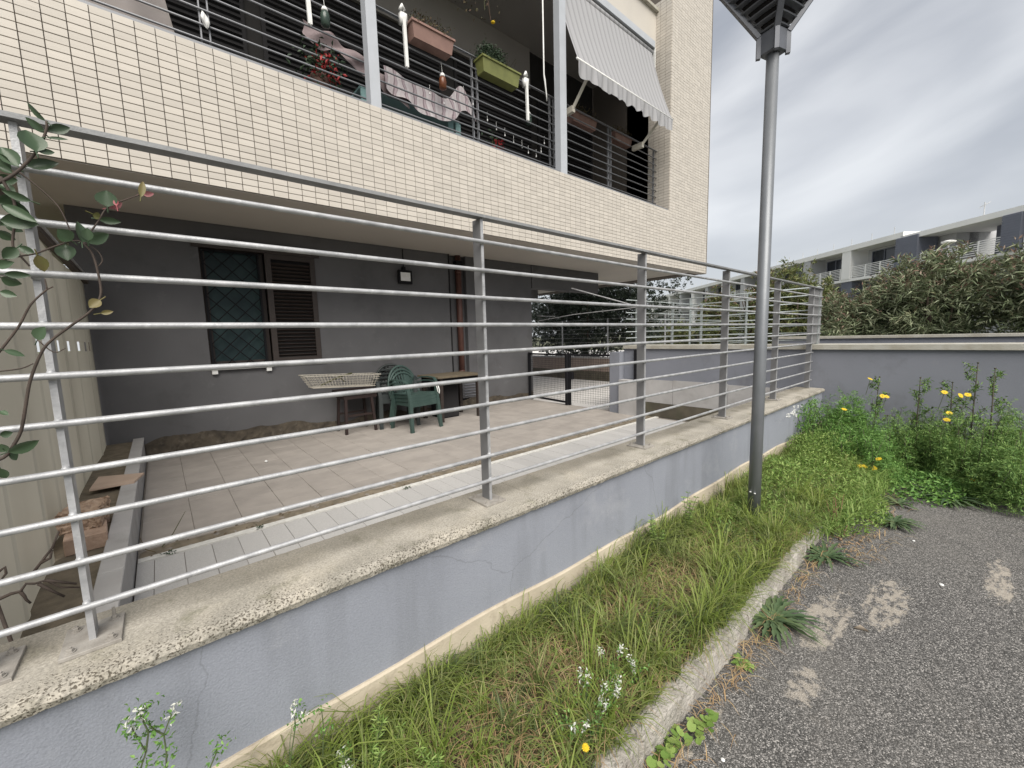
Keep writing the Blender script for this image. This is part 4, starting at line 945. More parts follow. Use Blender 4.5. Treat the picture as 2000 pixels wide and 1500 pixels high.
fl_ = thing('flood_light', (3.37, YG, 1.75), 'small square flood light on the dark grey wall', 'flood light')
q = MB(); q.cbox(3.25, 3.49, YG-.07, YG-.03, 1.62, 1.84, .008); q.build('housing', m_black, fl_)
q = MB(); q.box(3.285, 3.455, YG-.077, YG-.0715, 1.665, 1.80); q.build('lens', m_white, fl_)
q = MB(); q.box(3.34, 3.40, YG-.03, YG-.002, 1.70, 1.90); q.tube([(3.37, YG-.015, 1.88), (3.37, YG-.015, 2.18)], .008, 6); q.build('bracket', m_black, fl_)
tr_ = thing('wall_rail', (1.0, YG, .39), 'white rail on two brackets below the barred window', 'rail')
q = MB(); q.bar((.66, YG-.05, .40), (1.35, YG-.05, .40), .03, .028); q.build('rail', m_white, tr_)
for x in (.70, 1.30):
    q = MB(); q.box(x-.03, x+.03, YG-.05, YG-.001, .335, .40); q.build('bracket', m_white, tr_)
q = MB(); q.lathe([(.004, 0), (.016, .008), (.014, .02), (.004, .026)], (.98, 3.85, ZF), 8); tag(q.build('white_pebble', m_white), 'lone white pebble on the brown courtyard tiles', 'pebble')
# washing-line bars beyond the house corner
q = MB(); q.tube([(6.3, 3.95, 1.60), (6.3, 2.45, 1.13)], .012, 6); q.tube([(6.3, 4.9, 1.02), (6.3, 3.9, 1.10), (6.3, 2.45, 1.14)], .008, 6); q.tube([(6.3, 4.9, 1.13), (6.3, 4.4, 1.09)], .008, 6)
tag(q.build('stay_wires', m_galv), 'thin grey stay rods crossing above the mesh gate', 'stay rods')

q = MB(); r = np.random.default_rng(31)
for i in range(170):                                  # crumbs of soil, moss and leaf along the drain strip
    x = 6*r.random(); y = (2.045 if r.random() < .5 else 2.165)+r.normal()*.018; s_ = r.uniform(.004, .013)
    q.add([(x-s_, y, ZF), (x, y-s_*.7, ZF), (x+s_, y, ZF), (x, y+s_*.7, ZF), (x, y, ZF+s_*.8)], [(0, 1, 4), (1, 2, 4), (2, 3, 4), (3, 0, 4)])
tag(q.build('soil_crumbs', m_soil), kind='stuff')
for i, (x, y, lab) in enumerate(((.12, 1.99, 'tiny tuft of moss and leaves in the drain strip near the marble edging'), (.62, 2.0, 'tiny green sprout on the white edge strip'), (1.75, 1.96, 'small sprout on the pale pavers left of the second fence post'))):
    o = thing('paving_sprout', (x, y, ZF), lab, 'weed', 'sprouts between the courtyard pavers'); P = np.array([[x, y, ZF+.006]])+r.normal(0, .014, (26, 3))*[1, 1, .3]
    P[:, 2] = abs(P[:, 2]-ZF)+ZF; leaf_cloud('leaves', m_dkgreen, o, P, r.normal(size=(26, 3))*[1, 1, .4]+[0, 0, .3], .02, .008)
q = MB(); q.tube([(.08, 2.12, ZF+.01), (.14, 2.17, ZF+.06), (.22, 2.28, ZF+.16)], [.004, .003, .0015], 5); q.tube([(-.02, 2.16, ZF+.09), (.0, 2.10, ZF+.03), (.05, 2.06, ZF+.008)], [.002, .003, .002], 5)
tag(q.build('dry_twig', m_dry), 'dry twig sticking up from the drain strip beside the marble edging', 'twig')

# ------------------------------------------------------------------ climbing shrub at the left of the fence
m_leafg = mat('glossy_green_leaf', (.05, .09, .05), island=[(.022, .052, .022), (.038, .072, .034), (.06, .095, .052), (.03, .06, .028)], rough=.33, trans=.10, objrand=.3)
m_leafo = mat('olive_leaf', (.12, .12, .04), (.16, .13, .05), rough=.5, scale=20, trans=.2)
m_leafr = mat('reddish_young_leaf', (.33, .09, .10), (.38, .17, .18), rough=.5, scale=20, trans=.2)
m_vstem = mat('dark_vine_stem', (.045, .034, .028), (.07, .052, .042), rough=.8, scale=30)
VLEAF = [
  ((0.0547, -0.0556, 1.1615), (0.0285, -0.049, 1.1916), 0.0224, 'g'),
  ((0.0477, -0.0372, 1.1428), (0.0267, -0.0476, 1.1638), 0.0210, 'g'),
  ((0.0549, -0.0456, 1.1467), (0.0881, -0.042, 1.1637), 0.0273, 'g'),
  ((0.0362, -0.0714, 1.0922), (0.0278, -0.0667, 1.1338), 0.0592, 'g'),
  ((0.0524, -0.0575, 1.1277), (0.0829, -0.0551, 1.1351), 0.0095, 'g'),
  ((0.0393, -0.0677, 1.0942), (0.0616, -0.0633, 1.1005), 0.0172, 'g'),
  ((0.0183, -0.0465, 1.0676), (0.0631, -0.0478, 1.086), 0.0316, 'g'),
  ((0.0057, -0.0452, 1.0651), (-0.0143, -0.0404, 1.1002), 0.0411, 'g'),
  ((0.0074, -0.0367, 1.076), (-0.0095, -0.039, 1.099), 0.0287, 'g'),
  ((-0.0039, -0.0402, 1.0517), (-0.0233, -0.0422, 1.062), 0.0190, 'g'),
  ((0.0192, -0.0675, 0.995), (-0.0177, -0.0697, 1.0075), 0.0215, 'g'),
  ((-0.0239, -0.0543, 0.9884), (0.0129, -0.0462, 0.9723), 0.0389, 'g'),
  ((-0.0173, -0.0781, 0.9788), (0.0246, -0.0932, 0.9515), 0.0274, 'g'),
  ((0.1291, -0.0571, 1.0063), (0.1304, -0.0604, 1.0411), 0.0523, 'g'),
  ((0.1307, -0.038, 1.0102), (0.1544, -0.0363, 1.0238), 0.0219, 'r'),
  ((0.1916, -0.0358, 1.0501), (0.21, -0.0447, 1.0536), 0.0173, 'r'),
  ((0.1865, -0.0688, 1.0347), (0.1946, -0.0525, 1.0776), 0.0184, 'o'),
  ((0.0832, -0.0759, 0.9219), (0.0835, -0.0706, 0.9658), 0.0405, 'g'),
  ((0.0667, -0.0564, 0.9267), (0.0504, -0.0696, 0.9446), 0.0397, 'g'),
  ((0.0848, -0.0331, 0.9323), (0.1253, -0.0322, 0.9521), 0.0372, 'g'),
  ((0.0925, -0.0726, 0.9269), (0.0941, -0.0781, 0.9523), 0.0271, 'g'),
  ((0.0555, -0.043, 0.9193), (0.0552, -0.0506, 0.8863), 0.0462, 'g'),
  ((0.0114, -0.0555, 0.8934), (-0.011, -0.0547, 0.9071), 0.0214, 'g'),
  ((-0.0095, -0.0677, 0.901), (-0.0288, -0.0717, 0.8776), 0.0304, 'g'),
  ((0.0167, -0.071, 0.8894), (0.0228, -0.0639, 0.8575), 0.0302, 'o'),
  ((0.0984, -0.0694, 0.8029), (0.0801, -0.0759, 0.7866), 0.0298, 'o'),
  ((0.0963, -0.0701, 0.7742), (0.1163, -0.0741, 0.7787), 0.0149, 'o'),
  ((-0.0067, -0.0341, 0.7194), (0.006, -0.0427, 0.7468), 0.0369, 'g'),
  ((-0.0465, -0.0731, 0.6998), (-0.0207, -0.0732, 0.6874), 0.0165, 'g'),
  ((-0.0338, -0.0536, 0.8503), (0.0014, -0.0561, 0.8497), 0.0214, 'g'),
  ((-0.0425, -0.0304, 0.8457), (-0.0172, -0.0282, 0.8333), 0.0312, 'g'),
  ((-0.0406, -0.066, 0.8138), (-0.0191, -0.0749, 0.806), 0.0212, 'g'),
  ((0.112, -0.0441, 0.9806), (0.1472, -0.0478, 0.9787), 0.0217, 'g'),
  ((0.1045, -0.062, 0.9859), (0.1162, -0.0559, 0.9818), 0.0214, 'o'),
  ((-0.0622, -0.0782, 0.4978), (-0.0197, -0.0761, 0.5113), 0.0364, 'g'),
  ((-0.0681, -0.0541, 0.4953), (-0.0751, -0.0565, 0.512), 0.0309, 'g'),
  ((-0.0676, -0.0511, 0.4925), (-0.0577, -0.0451, 0.474), 0.0279, 'g'),
  ((-0.0856, -0.0312, 0.4588), (-0.0814, -0.0241, 0.4341), 0.0253, 'g'),
  ((-0.0641, -0.076, 0.5807), (-0.0524, -0.0878, 0.5733), 0.0136, 'g'),
  ((-0.0243, -0.0743, 0.95), (0.0254, -0.0778, 0.9492), 0.0366, 'g'),
  ((-0.0307, -0.0423, 0.9464), (0.0057, -0.0407, 0.9774), 0.0281, 'g'),
  ((-0.0223, -0.0406, 1.0262), (-0.0024, -0.0501, 1.0131), 0.0253, 'g'),
  ((-0.0366, -0.0331, 0.9376), (-0.016, -0.0277, 0.9215), 0.0283, 'g'),
  ((-0.0229, -0.0382, 1.0844), (-0.0061, -0.0382, 1.0596), 0.0384, 'g'),
  ((-0.0285, -0.0458, 0.9897), (0.0022, -0.0421, 1.0063), 0.0313, 'g'),
  ((-0.0281, -0.0389, 1.0351), (0.0016, -0.0369, 1.0402), 0.0285, 'g'),
  ((-0.0259, -0.0303, 0.9497), (-0.003, -0.0324, 0.9406), 0.0220, 'g'),
  ((-0.0443, -0.0511, 0.8646), (-0.0176, -0.0691, 0.8723), 0.0246, 'g'),
  ((-0.0721, -0.0617, 0.5312), (-0.0553, -0.0614, 0.5335), 0.0214, 'g'),
  ((0.1445, -0.0663, 1.009), (0.1435, -0.0636, 1.0246), 0.0138, 'r'),
]
VSTEM = [
  ([(-0.0854, -0.055, 0.4801), (-0.0701, -0.055, 0.4874), (-0.051, -0.055, 0.521), (-0.042, -0.055, 0.5473), (-0.0311, -0.055, 0.5981), (-0.0211, -0.055, 0.6397), (-0.0016, -0.055, 0.6915), (0.0154, -0.055, 0.7175), (0.0483, -0.055, 0.7494), (0.0825, -0.055, 0.7826), (0.0994, -0.055, 0.8164), (0.0999, -0.055, 0.8605), (0.0948, -0.055, 0.9036), (0.0816, -0.055, 0.9256)], 0.0042),
  ([(-0.0614, -0.055, 0.6892), (-0.0271, -0.055, 0.7444), (-0.0051, -0.055, 0.791), (0.0208, -0.055, 0.8232)], 0.0032),
  ([(0.0208, -0.055, 0.8232), (0.0201, -0.055, 0.844)], 0.0020),
  ([(0.0208, -0.055, 0.8232), (0.03, -0.055, 0.829)], 0.0020),
  ([(-0.0413, -0.055, 0.8741), (-0.0084, -0.055, 0.8874), (0.0129, -0.055, 0.8947), (0.0432, -0.055, 0.9136), (0.0704, -0.055, 0.9274), (0.0816, -0.055, 0.9256)], 0.0026),
  ([(-0.01, -0.055, 0.9468), (-0.0163, -0.055, 0.9064), (-0.0084, -0.055, 0.8874), (0.0018, -0.055, 0.8682)], 0.0032),
  ([(-0.0265, -0.055, 1.0212), (-0.0052, -0.055, 1.0402), (0.0138, -0.055, 1.0639), (0.0385, -0.055, 1.1042), (0.0529, -0.055, 1.1426), (0.0557, -0.055, 1.162)], 0.0042),
  ([(0.0066, -0.055, 1.0525), (0.0335, -0.055, 1.0239), (0.055, -0.055, 0.9926), (0.0656, -0.055, 0.953), (0.0704, -0.055, 0.9274)], 0.0022),
  ([(0.0832, -0.055, 0.9269), (0.1094, -0.055, 0.9702), (0.1289, -0.055, 1.0057), (0.1599, -0.055, 1.0277), (0.1917, -0.055, 1.0472)], 0.0024),
  ([(0.0839, -0.055, 0.9259), (0.1033, -0.055, 0.91), (0.1094, -0.055, 0.891), (0.1016, -0.055, 0.8771)], 0.0016),
  ([(-0.0648, -0.055, 0.6578), (-0.0325, -0.055, 0.6616), (-0.0143, -0.055, 0.671)], 0.0020),
  ([(-0.0036, -0.055, 0.7191), (0.0165, -0.055, 0.6928), (0.0343, -0.055, 0.7007)], 0.0016),
  ([(-0.0184, -0.055, 1.0372), (-0.0052, -0.055, 0.9917), (-0.01, -0.055, 0.9468)], 0.0040),
]
TWIG = [
  [(-0.1791, 0.22, 0.0857), (-0.1548, 0.22, 0.0921), (-0.1389, 0.22, 0.0918), (-0.1278, 0.22, 0.1077), (-0.1138, 0.22, 0.1016), (-0.0943, 0.22, 0.103), (-0.0711, 0.22, 0.0727), (-0.0378, 0.22, 0.0579)],
  [(-0.139, 0.22, 0.0905), (-0.1338, 0.22, 0.0756), (-0.1316, 0.22, 0.0647), (-0.1258, 0.22, 0.0536)],
  [(-0.108, 0.22, 0.099), (-0.087, 0.22, 0.0697), (-0.0675, 0.22, 0.0449)],
  [(-0.0943, 0.22, 0.103), (-0.0757, 0.22, 0.0906), (-0.0423, 0.22, 0.0702)],
  [(-0.1183, 0.22, 0.1245), (-0.0989, 0.22, 0.1515), (-0.075, 0.22, 0.1844), (-0.0591, 0.22, 0.2238)],
  [(-0.0989, 0.22, 0.1515), (-0.0813, 0.22, 0.1586), (-0.0757, 0.22, 0.1776)],
  [(-0.1691, 0.22, 0.1556), (-0.1561, 0.22, 0.1636), (-0.1562, 0.22, 0.1474), (-0.1639, 0.22, 0.1371)],
]
vine = thing('climbing_shrub', (-.25, -.05, -.40), 'dark-leaved climbing shrub sprawling over the left end of the fence', 'shrub')
q = MB()
for pts, r_ in VSTEM:
    P = [Vector(p_) for p_ in pts]; fine = []
    for i in range(len(P)-1):                         # smooth the bends a little
        a0 = P[max(i-1, 0)]; a1 = P[i]; a2 = P[i+1]; a3 = P[min(i+2, len(P)-1)]
        for k in range(4):
            t_ = k/4; fine.append(.5*((2*a1)+(a2-a0)*t_+(2*a0-5*a1+4*a2-a3)*t_*t_+(3*a1-a0-3*a2+a3)*t_**3))
    fine.append(P[-1]); q.tube(fine, [.76*r_*(1-.35*i/len(fine)) for i in range(len(fine))], 7)
q.tube([(-.25, -.02, -.42), (-.22, .05, -.1), (-.16, .0, .25), (-.135, -.05, .40)], [.012, .009, .006, .004], 7)
q.tube([(-.25, -.02, -.42), (-.26, .05, .2), (-.20, .0, .7), (-.13, -.05, .96)], [.012, .010, .007, .005], 7)
q.build('stem', m_vstem, vine, True)
def big_leaf(A, B, wd, r):
    A = Vector(A); B = Vector(B); d = B-A; L_ = d.length; d.normalize()
    toc = (CAM-A).normalized(); toc = (toc+Vector(r.normal(0, .35, 3))).normalized()
    s = d.cross(toc).normalized(); n = s.cross(d)
    q = MB(); prof = [(0, .05), (.12, .55), (.3, .93), (.5, 1.0), (.7, .82), (.88, .42), (1, .02)]
    for (t_, w__) in prof:
        c = A+d*L_*t_ - n*(.10*L_*t_*t_)
        for e_, up_ in ((-1, .16), (-.5, .03), (0, -.02), (.5, .03), (1, .16)): q.v.append(tuple(c+s*(e_*w__*wd*.5)+n*(up_*w__*wd)))
    for i in range(len(prof)-1):
        for j in range(4): q.f.append((i*5+j, (i+1)*5+j, (i+1)*5+j+1, i*5+j+1))
    q.tube([A-d*.012, A], .0012, 4, False)
    return q
r = np.random.default_rng(21)
for (A, B, wd, kd) in VLEAF: big_leaf(A, B, wd*.72, r).build('leaf', {'g': m_leafg, 'o': m_leafo, 'r': m_leafr}[kd], vine, True)
for i in range(26):                                   # more leaves of the same shrub outside the frame
    A = Vector((-.22-.25*r.random(), -.1+.3*r.random(), -.2+1.5*r.random())); B = A+Vector(r.normal(0, .03, 3)); big_leaf(A, B, .028, r).build('leaf', m_leafg, vine, True)
tw_ = thing('dead_twigs', (-.1, .22, -.2), 'bare dead twigs in front of the beige partition foot', 'twigs')
q = MB()
for pts in TWIG: q.tube(pts, [.0042*(1-.6*i/len(pts)) for i in range(len(pts))], 6)
q.tube([(-.13, .22, -.4), TWIG[0][0]], .004, 6)
q.build('twig', m_vstem, tw_, True)

# ------------------------------------------------------------------ street lamp
m_pole = mat('grey_lamp_pole', (.20, .21, .225), (.165, .175, .188), rough=.42, metal=.35, scale=5, bump=.05, bscale=120, spots=[((.30, .30, .30), 25, .68, .78, .5)])
m_head = mat('dark_grey_cast_metal', (.125, .132, .15), (.10, .106, .122), rough=.45, metal=.2, scale=8)
m_diff = mat('yellowed_diffuser', (.42, .42, .30), (.36, .36, .26), rough=.4, scale=4)
LX, LY = 3.02, -.42
lamp = thing('street_lamp', (LX, LY, -.56), 'grey lamp post in the grass with louvred square head', 'street lamp')
q = MB(); q.tube([(LX, LY, -.62), (LX, LY, .4), (LX, LY, 2.30)], [.037, .035, .0325], 28); q.build('pole', m_pole, lamp, True)
for (z, a_) in ((-.34, .2), (-.335, -.5)):
    q = MB(); q.lathe([(.006, 0), (.006, .004)], (LX+.038*math.cos(a_+math.pi*1.05), LY+.038*math.sin(a_+math.pi*1.05), z), 8); q.build('bolt', m_white, lamp)
ROTL = R(30)
def sq(h, z, n=6, bow=0.0):                           # square outline with slightly bowed sides, turned on plan
    pts = []
    for s_ in range(4):
        a0 = ROTL+s_*math.pi/2; a1 = a0+math.pi/2
        c0 = Vector((math.cos(a0), math.sin(a0), 0))*h*1.414; c1 = Vector((math.cos(a1), math.sin(a1), 0))*h*1.414
        for k in range(n):
            t_ = k/n; p_ = c0.lerp(c1, t_); nrm = ((c0+c1)/2).normalized(); p_ = p_+nrm*bow*h*math.sin(math.pi*t_); pts.append((LX+p_.x, LY+p_.y, z))
    return pts
def sqloft(levels, n=6, bow=0.0):
    q = MB(); m_ = 4*n
    for (h, z) in levels: q.v += sq(h, z, n, bow)
    for i in range(len(levels)-1):
        for k in range(m_): q.f.append((i*m_+k, i*m_+(k+1) % m_, (i+1)*m_+(k+1) % m_, (i+1)*m_+k))
    return q
q = sqloft([(.040, 2.272), (.053, 2.276), (.053, 2.385), (.045, 2.388)]); q.f.append(tuple(range(23, -1, -1))); q.f.append(tuple(range(72, 96))); q.build('neck', m_head, lamp)
for s_ in range(4):
    a0 = ROTL+s_*math.pi/2; d_ = Vector((math.cos(a0), math.sin(a0), 0))
    q = MB(); b0_ = Vector((LX, LY, 0))+d_*.074; b1_ = Vector((LX, LY, 0))+d_*.385
    q.bar(b0_+Vector((0, 0, 2.26)), b0_+Vector((0, 0, 2.38)), .022, .022, up=d_); q.bar(b0_+Vector((0, 0, 2.375)), b1_+Vector((0, 0, 2.80)), .03, .022, up=d_); q.build('rib', m_head, lamp)
for k in range(8):
    z = 2.392+.040*k; h = .060+.0238*k
    q = sqloft([(h-.030, z-.002), (h, z), (h+.003, z+.005), (h-.026, z+.006)], bow=.05); q.build('louvre', m_head, lamp)
q = sqloft([(.030, 2.40), (.168, 2.64)], bow=.04); q.f.append(tuple(range(23, -1, -1))); q.build('louvre_gap_shadow', m_dark, lamp)  # added black liner: shadow for the louvre gaps, keeps the sky out
q = sqloft([(.170, 2.642), (.225, 2.785)], bow=.06); q.build('diffuser', m_diff, lamp)
q = sqloft([(.262, 2.79), (.285, 2.795), (.285, 2.83), (.10, 2.90)], bow=.04); q.f.append(tuple(range(23, -1, -1))); q.f.append(tuple(range(72, 96))); q.build('cap', m_head, lamp)
# ------------------------------------------------------------------ grass and weeds on the verge
def vn(x, y, s=1.0):                                     # cheap smooth noise for patchiness
    return .5+.25*np.sin(x*3.1*s+1.3*np.sin(y*5.3*s)+.7)+.25*np.sin(y*7.7*s+1.1*np.sin(x*4.9*s)+2.1)
m_grass = mat('verge_grass', (.1, .15, .04), island=[(0.138, 0.189, 0.056), (0.203, 0.257, 0.079), (0.276, 0.325, 0.112), (0.162, 0.219, 0.064), (0.390, 0.363, 0.176)], rough=.55, trans=.35, spec=.3)
m_straw = mat('dry_straw', (.3, .2, .1), island=[(0.275, 0.175, 0.088), (0.400, 0.288, 0.150), (0.200, 0.119, 0.062), (0.475, 0.375, 0.213)], rough=.9)
m_lush = mat('lush_weeds', (.08, .15, .03), island=[(0.114, 0.200, 0.042), (0.175, 0.277, 0.063), (0.236, 0.339, 0.091), (0.304, 0.385, 0.119)], rough=.5, trans=.25, spec=.3)
m_deep = mat('deep_green_weeds', (.04, .1, .03), island=[(0.079, 0.176, 0.040), (0.118, 0.245, 0.056), (0.168, 0.314, 0.077), (0.227, 0.382, 0.096)], rough=.5, trans=.2, spec=.3)
m_blue = mat('blue_green_weeds', (.05, .1, .06), island=[(0.085, 0.176, 0.047), (0.140, 0.247, 0.067), (0.192, 0.308, 0.088), (0.257, 0.370, 0.104)], rough=.55, trans=.2, spec=.3)
m_wpet = mat('white_petals', (.7, .7, .66), island=[(.55, .56, .50), (.72, .72, .68)], rough=.6, trans=.15)
m_stemg = mat('green_stem', (.09, .12, .05), (.07, .09, .04), rough=.7, scale=20)
m_stemd = mat('dark_weed_stem', (.045, .045, .03), (.07, .06, .04), rough=.8, scale=20)
m_grass2 = mat('bright_tufts', (.1, .15, .04), island=[(0.156, 0.220, 0.041), (0.215, 0.286, 0.058), (0.276, 0.330, 0.087), (0.180, 0.242, 0.046), (0.335, 0.341, 0.139)], rough=.5, trans=.35, spec=.3)
m_grass3 = mat('dark_tufts', (.1, .15, .04), island=[(0.057, 0.088, 0.033), (0.086, 0.124, 0.044), (0.115, 0.154, 0.055), (0.161, 0.165, 0.077)], rough=.55, trans=.3, spec=.3)
n = 26000                                                 # low matted sward
x = -1.2+7.2*rng.random(n)**1.15; y = -.125-.56*rng.random(n)
keep = rng.random(n) < .2+.9*vn(x, y); x, y = x[keep], y[keep]; n = len(x)
H = (.035+.05*rng.random(n)+.05*vn(x*1.7+3, y*1.3)*rng.random(n))*(1+.25*np.clip(x-1.5, 0, 2))
blades('grass', m_grass, np.stack([x, y, np.full(n, -.565)], 1), H, rng.uniform(.3, 1.2, n), rng.uniform(.0022, .0045, n), None, 'stuff')
def tufts(nt, mt, hlo, hhi, per, bias, seed):             # separate clumps, each with its own height and lean
    r = np.random.default_rng(seed); X = -1.0+6.9*r.random(nt)**1.1; e_ = r.random(nt)
    Y = np.where(e_ < bias, -.135-.10*r.random(nt)**1.5, np.where(e_ > .78, -.60-.085*r.random(nt), -.16-.50*r.random(nt)))
    hc = r.uniform(hlo, hhi, nt)*(.75+.5*vn(X*1.3, Y*2)); k = (per*r.uniform(.5, 1.5, nt)).astype(int); idx = np.repeat(np.arange(nt), k); m_ = len(idx)
    B = np.stack([X[idx]+r.normal(0, .016, m_), Y[idx]+r.normal(0, .014, m_), np.full(m_, -.565)], 1); B[:, 1] = np.clip(B[:, 1], -.69, -.122)
    blades('grass_tufts', mt, B, hc[idx]*r.uniform(.45, 1.1, m_), r.uniform(.25, 1.25, m_), r.uniform(.0025, .0055, m_), None, 'stuff')
tufts(350, m_grass2, .10, .22, 36, .35, 71); tufts(300, m_grass3, .10, .23, 26, .6, 72); tufts(300, m_grass, .10, .24, 30, .4, 73); tufts(150, m_grass2, .18, .31, 28, .5, 74)
n = 10500
x = -1.2+7*rng.random(n); y = -.14-.54*rng.random(n); keep = rng.random(n) < (1-vn(x, y))*1.5*np.clip(1.5-.22*x, .3, 1); x, y = x[keep], y[keep]; n = len(x)
blades('dry_grass', m_straw, np.stack([x, y, -.56+.02*rng.random(n)], 1), rng.uniform(.04, .11, n), rng.uniform(1.2, 1.9, n), rng.uniform(.0015, .003, n), None, 'stuff')
def mound(n, cx, cy, rx, ry, z0, h, pw=.5):
    a_ = rng.uniform(0, 2*np.pi, n); q_ = rng.random(n)**pw; X = cx+rx*q_*np.cos(a_); Y = cy+ry*q_*np.sin(a_)
    top = h*(1-q_**2)**.6*(.75+.5*vn(X*2.2, Y*2.2)); Z = z0+top*(.25+.75*rng.random(n)**.45); return np.stack([X, Y, Z], 1)
# ground cover of small round and lobed leaves between the grass
P = np.concatenate([np.stack([-1+6.8*rng.random(5000), -.14-.52*rng.random(5000), -.55+.035*rng.random(5000)], 1)])
keep = rng.random(len(P)) < vn(P[:, 0]*1.9+5, P[:, 1]*1.9)**2*1.3; P = P[keep]; D = rng.normal(size=P.shape); D[:, 2] = abs(D[:, 2])*.3
leaf_cloud('ground_cover', m_lush, None, P, D, rng.uniform(.012, .028, len(P)), rng.uniform(.010, .020, len(P)), fold=.1)['kind'] = 'stuff'
# bright cleavers and grass spilling out behind the lamp post
P = np.concatenate([mound(11000, 4.1, -.42, 1.3, .42, -.60, .24), mound(7000, 5.0, -.40, .9, .38, -.60, .32), mound(4200, 3.9, -.72, .55, .25, -.64, .12), mound(2500, 3.0, -.3, .7, .22, -.60, .14)])
D = rng.normal(size=P.shape); D[:, 2] = abs(D[:, 2])+.2
leaf_cloud('cleavers', m_lush, None, P, D, rng.uniform(.015, .04, len(P)), rng.uniform(.005, .012, len(P)), fold=.1)['kind'] = 'stuff'
n = 5200; B = mound(n, 4.3, -.50, 1.5, .40, -.62, .03); blades('grass', m_lush, B, rng.uniform(.10, .24, n), rng.uniform(.4, 1.2, n), rng.uniform(.003, .006, n), None, 'stuff')
# straw and litter on the asphalt edge
n = 620; x = 1.0+4.2*rng.random(n); y = -.755-.03*abs(rng.normal(size=n))-.25*(x > 3.1)*rng.random(n)
blades('dry_litter', m_straw, np.stack([x, y, np.full(n, ZA+.004)], 1), rng.uniform(.02, .06, n), rng.uniform(1.6, 2.0, n), rng.uniform(.002, .004, n), None, 'stuff')
n = 110; P = np.stack([rng.normal(3.35, .16, n), rng.normal(-.84, .05, n), ZA+.006+.01*rng.random(n)], 1); D = rng.normal(size=(n, 3)); D[:, 2] *= .1
leaf_cloud('leaf_litter', mat('orange_brown_litter', (.35, .18, .07), island=[(.22, .14, .08), (.33, .24, .15), (.17, .11, .07)], rough=.9), None, P, D, .02, .01, fold=.1)['kind'] = 'stuff'

m_ros = mat('dull_green_rosette', (.05, .09, .05), island=[(0.053, 0.091, 0.042), (0.083, 0.126, 0.060), (0.120, 0.161, 0.078)], rough=.6, trans=.15, spec=.25)
def rosette(name, c, rad, nl, mt, lab, cat, grp, up=.35, wd=.028, lobes=True):
    o = thing(name, c, lab, cat, grp); r = np.random.default_rng(int(abs(c[0])*1000))
    V = []; Fc = []; k = 0
    for i in range(nl):
        a_ = r.uniform(0, 2*math.pi); L_ = rad*r.uniform(.6, 1.1); e_ = up*r.uniform(.3, 1.5); d_ = np.array([math.cos(a_), math.sin(a_), 0]); s_ = np.array([-d_[1], d_[0], 0])
        m_ = 9
        for j in range(m_+1):
            t_ = j/m_; p_ = np.array(c)+d_*L_*t_+np.array([0, 0, 1])*(e_*L_*(t_-t_*t_*.85)+.01)
            w__ = wd*(.35+1.0*math.sin(math.pi*min(t_*.9+.05, 1)))*(1 if not lobes else (1.25 if j % 2 else .55))*(1-.75*t_**4)
            V += [p_-s_*w__*.5+[0, 0, .2*w__], p_, p_+s_*w__*.5+[0, 0, .2*w__]]
        for j in range(m_):
            b_ = k+3*j; Fc += [(b_, b_+1, b_+4, b_+3), (b_+1, b_+2, b_+5, b_+4)]
        k = len(V)
    npmesh('leaves', np.array(V), [np.array(Fc)], mt, o)
    q = MB(); q.lathe([(.006, 0), (.012, .006), (.006, .016)], c, 7); q.build('crown', m_stemg, o)
    return o
for (c, rad, nl, lab) in (((3.92, -1.0, ZA), .17, 60, 'jagged-leaved weed growing alone out of the open asphalt'), ((3.06, -.80, ZA), .20, 34, 'broad dark weed at the kerb level with the lamp post'),
                          ((2.24, -.77, ZA), .20, 75, 'bushy jagged weed in the gap between the kerb stones'), ((4.72, -1.22, ZA), .26, 80, 'wide sprawling weed in front of the corner thicket'), ((4.35, -.98, ZA), .15, 20, 'smaller jagged weed left of the sprawling one by the thicket')):
    rosette('rosette_weed', c, rad, nl, m_ros, lab, 'weed', 'jagged weeds growing out of the asphalt', up=.42, wd=.017)
rosette('kerb_weed', (1.86, -.77, ZA), .055, 18, m_lush, 'small pale green weed tucked under the kerb edge', 'weed', None, wd=.016)
def clover(c, n_, sp, lab):
    o = thing('round_leaved_weed', c, lab, 'weed', 'round-leaved weeds along the kerb foot'); V = []; Fc = []; q = MB(); r = np.random.default_rng(int(abs(c[0]*900)))
    for i in range(n_):
        p_ = np.array(c)+[r.normal()*sp, r.normal()*sp*.35, .012+.03*r.random()]; R_ = r.uniform(.009, .017); tl = r.normal(0, .25, 2); k = len(V); V.append(p_)
        for j in range(9):
            a_ = 2*math.pi*j/9; rr = R_*(1 if j else .55); V.append(p_+[rr*math.cos(a_), rr*math.sin(a_), rr*(tl[0]*math.cos(a_)+tl[1]*math.sin(a_))+.002])
        Fc += [(k, k+1+j, k+1+(j+1) % 9) for j in range(9)]
        q.tube([(c[0]+r.normal()*.01, c[1], c[2]), tuple(p_)], .0009, 4, False)
    npmesh('leaves', np.array(V), [np.array(Fc)], m_lush, o); q.build('stems', m_stemg, o)
clover((1.30, -.755, ZA), 34, .05, 'patch of small round leaves at the kerb foot in the foreground')
clover((1.47, -.79, ZA), 26, .045, 'second patch of round leaves beside the foreground kerb')

